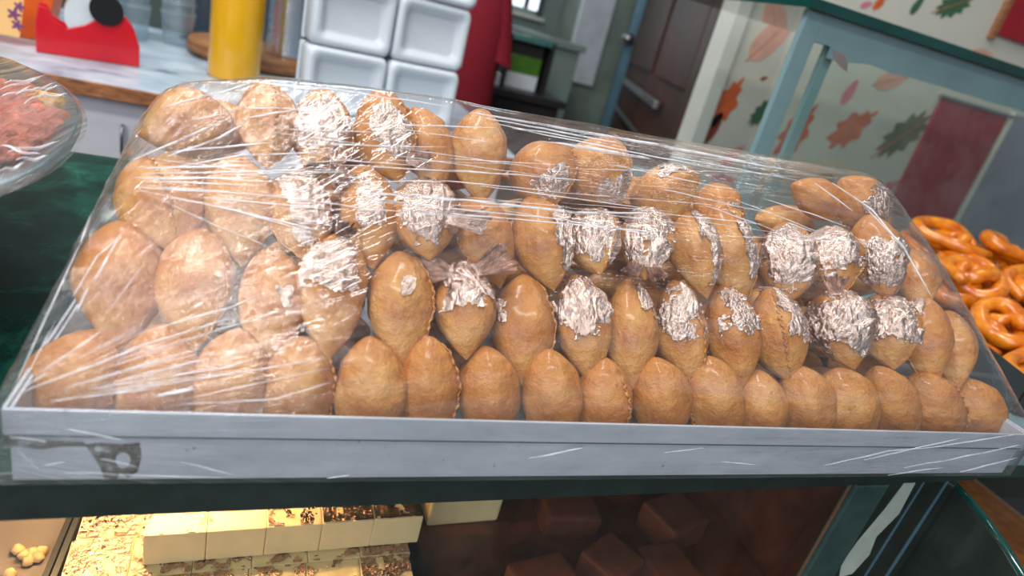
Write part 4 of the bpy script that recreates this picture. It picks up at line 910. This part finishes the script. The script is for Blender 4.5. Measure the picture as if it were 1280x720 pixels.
MB().box((bx0 - 0.091, ty + 0.095, tz + 0.0005), (bx0 - 0.014, ty + 0.105, tz + 0.0508)).build('tape_strip', M['bluemetal'], wb2)

# ------------------------------------------------------------------ person behind the foam boxes
PX, PY = 0.455, 2.2
pe = empty('person', (PX, PY, FZ), 'person in a dark red t-shirt standing behind the white foam boxes', 'person')
def skin_mesh(name, joints, edges, radii, m, parent, lvl=2):
    me = bpy.data.meshes.new(name); me.from_pydata([Vector(j) for j in joints], edges, []); o = bpy.data.objects.new(name, me); COL.objects.link(o)
    md = o.modifiers.new('skin', 'SKIN'); md.use_smooth_shade = True
    sd = me.skin_vertices[0].data
    for i, r in enumerate(radii): sd[i].radius = (r, r) if not isinstance(r, tuple) else r
    sd[0].use_root = True
    s = o.modifiers.new('sub', 'SUBSURF'); s.levels = lvl; s.render_levels = lvl
    dg = bpy.context.evaluated_depsgraph_get(); m2 = bpy.data.meshes.new_from_object(o.evaluated_get(dg)); o.modifiers.clear(); o.data = m2; m2.materials.clear(); m2.materials.append(m)
    m2.polygons.foreach_set('use_smooth', [True] * len(m2.polygons)); o.parent = parent; o.matrix_parent_inverse = parent_world(parent).inverted(); return o
def J(x, y, h): return (PX + x, PY + y, FZ + h)
js = [J(0, 0, .95), J(0, 0, 1.12), J(0, 0, 1.30), J(0, 0.0, 1.42), J(0, -.01, 1.50), J(0, -.02, 1.60), J(0, -.01, 1.69),
      J(.10, 0, .90), J(.10, -.01, .50), J(.10, .02, .09), J(.10, -.12, .03), J(-.10, 0, .90), J(-.10, -.01, .50), J(-.10, .02, .09), J(-.10, -.12, .03),
      J(.13, .02, 1.40), J(.16, .05, 1.13), J(.165, .03, .88), J(.165, .02, .82), J(-.13, .02, 1.40), J(-.16, .05, 1.13), J(-.165, .03, .88), J(-.165, .02, .82)]
ed = [(0, 1), (1, 2), (2, 3), (3, 4), (4, 5), (5, 6), (0, 7), (7, 8), (8, 9), (9, 10), (0, 11), (11, 12), (12, 13), (13, 14), (3, 15), (15, 16), (16, 17), (17, 18), (3, 19), (19, 20), (20, 21), (21, 22)]
for base_i, sx in ((18, 1), (22, -1)):
    for f in range(5):
        bx, by, bz = js[base_i]; off = (f - 1.5) * 0.017 if f < 4 else -0.04
        i0 = len(js); ln = (0.05, 0.06, 0.055, 0.045, 0.035)[f]
        js.append((bx, by + off, bz - 0.03)); js.append((bx, by + off * 1.1 - 0.004, bz - 0.03 - ln * 0.6)); js.append((bx - sx * 0.006, by + off * 1.1 - 0.01, bz - 0.03 - ln))
        ed += [(base_i, i0), (i0, i0 + 1), (i0 + 1, i0 + 2)]
rad = [.13, .12, .13, .09, .052, .078, .07, .085, .058, .042, .035, .085, .058, .042, .035, .055, .042, .030, .030, .055, .042, .030, .030] + [.010, .009, .008] * 10
skin_mesh('body', js, ed, rad, M['skin'], pe)
# shirt: loft of the trunk with sleeves
def loft(name, rings, m, parent, n=28, ax='z'):
    vs = []; fs = []
    for (cx, cyy, cz, a, b, tx) in rings:
        for k in range(n):
            t = 2 * PI * k / n; vs.append((cx + a * math.cos(t), cyy + b * math.sin(t), cz + tx * math.cos(t)))
    for i in range(len(rings) - 1):
        for k in range(n): fs.append((i * n + k, i * n + (k + 1) % n, (i + 1) * n + (k + 1) % n, (i + 1) * n + k))
    return MB().add(vs, fs).build(name, m, parent, smooth=True)
sh = loft('shirt', [(PX, PY, FZ + h, a, b, 0) for h, a, b in ((0.86, .205, .15), (0.95, .20, .15), (1.10, .195, .148), (1.25, .195, .148), (1.36, .185, .13), (1.42, .16, .115), (1.46, .10, .085), (1.475, .075, .075))], M['shirt'], pe)
for sx in (1, -1):
    loft('sleeve', [(PX + sx * (.115 + .055 * t), PY - .005, FZ + 1.415 - .25 * t, .068 + .004 * t, .082 - .004 * t, sx * -.02) for t in (0, .15, .35, .6, .85, 1.0)], M['shirt'], sh)
loft('trousers', [(PX, PY, FZ + h, a, b, 0) for h, a, b in ((0.99, .165, .13), (0.90, .178, .14), (0.80, .18, .13))], M['trouser'], pe)
for sx in (1, -1): loft('trouser_leg', [(PX + sx * .10, PY, FZ + h, a, a, 0) for h, a in ((0.90, .10), (0.72, .098), (0.50, .078), (0.25, .068), (0.06, .07))], M['trouser'], pe)
b = bmesh.new(); bmesh.ops.create_uvsphere(b, u_segments=24, v_segments=14, radius=0.088)
vs = [v.co.copy() for v in b.verts]; fs = [[v.index for v in f.verts] for f in b.faces if f.calc_center_median().z > -0.005 or f.calc_center_median().y > 0.03]; b.free()
MB().add([Vector((v.x * 0.95 + PX, v.y * 1.1 + PY - 0.005, v.z * 1.05 + FZ + 1.665)) for v in vs], fs).build('hair', M['hair'], pe, smooth=True)
for sx in (-1, 1): MB().lathe([(0.0005, -0.008), (0.009, -0.005), (0.011, 0), (0.009, 0.005), (0.0005, 0.008)], (PX + sx * 0.032, PY - 0.092, FZ + 1.625), 12).build('eye', M['black'], pe, smooth=True)
MB().tube([(PX, PY - 0.088, FZ + 1.63), (PX, PY - 0.105, FZ + 1.60), (PX, PY - 0.112, FZ + 1.585)], lambda t: 0.008 + 0.006 * t, 8).build('nose', M['skin'], pe, smooth=True)
MB().tube([(PX - 0.022, PY - 0.088, FZ + 1.555), (PX, PY - 0.096, FZ + 1.553), (PX + 0.022, PY - 0.088, FZ + 1.555)], 0.006, 8).build('mouth', M['lp_brown'], pe, smooth=True)
pq = on_y(606, 21, PY - 0.142)
ol = [(0.028 * math.cos(2 * PI * i / 24), 0.028 * math.sin(2 * PI * i / 24)) for i in range(24)]
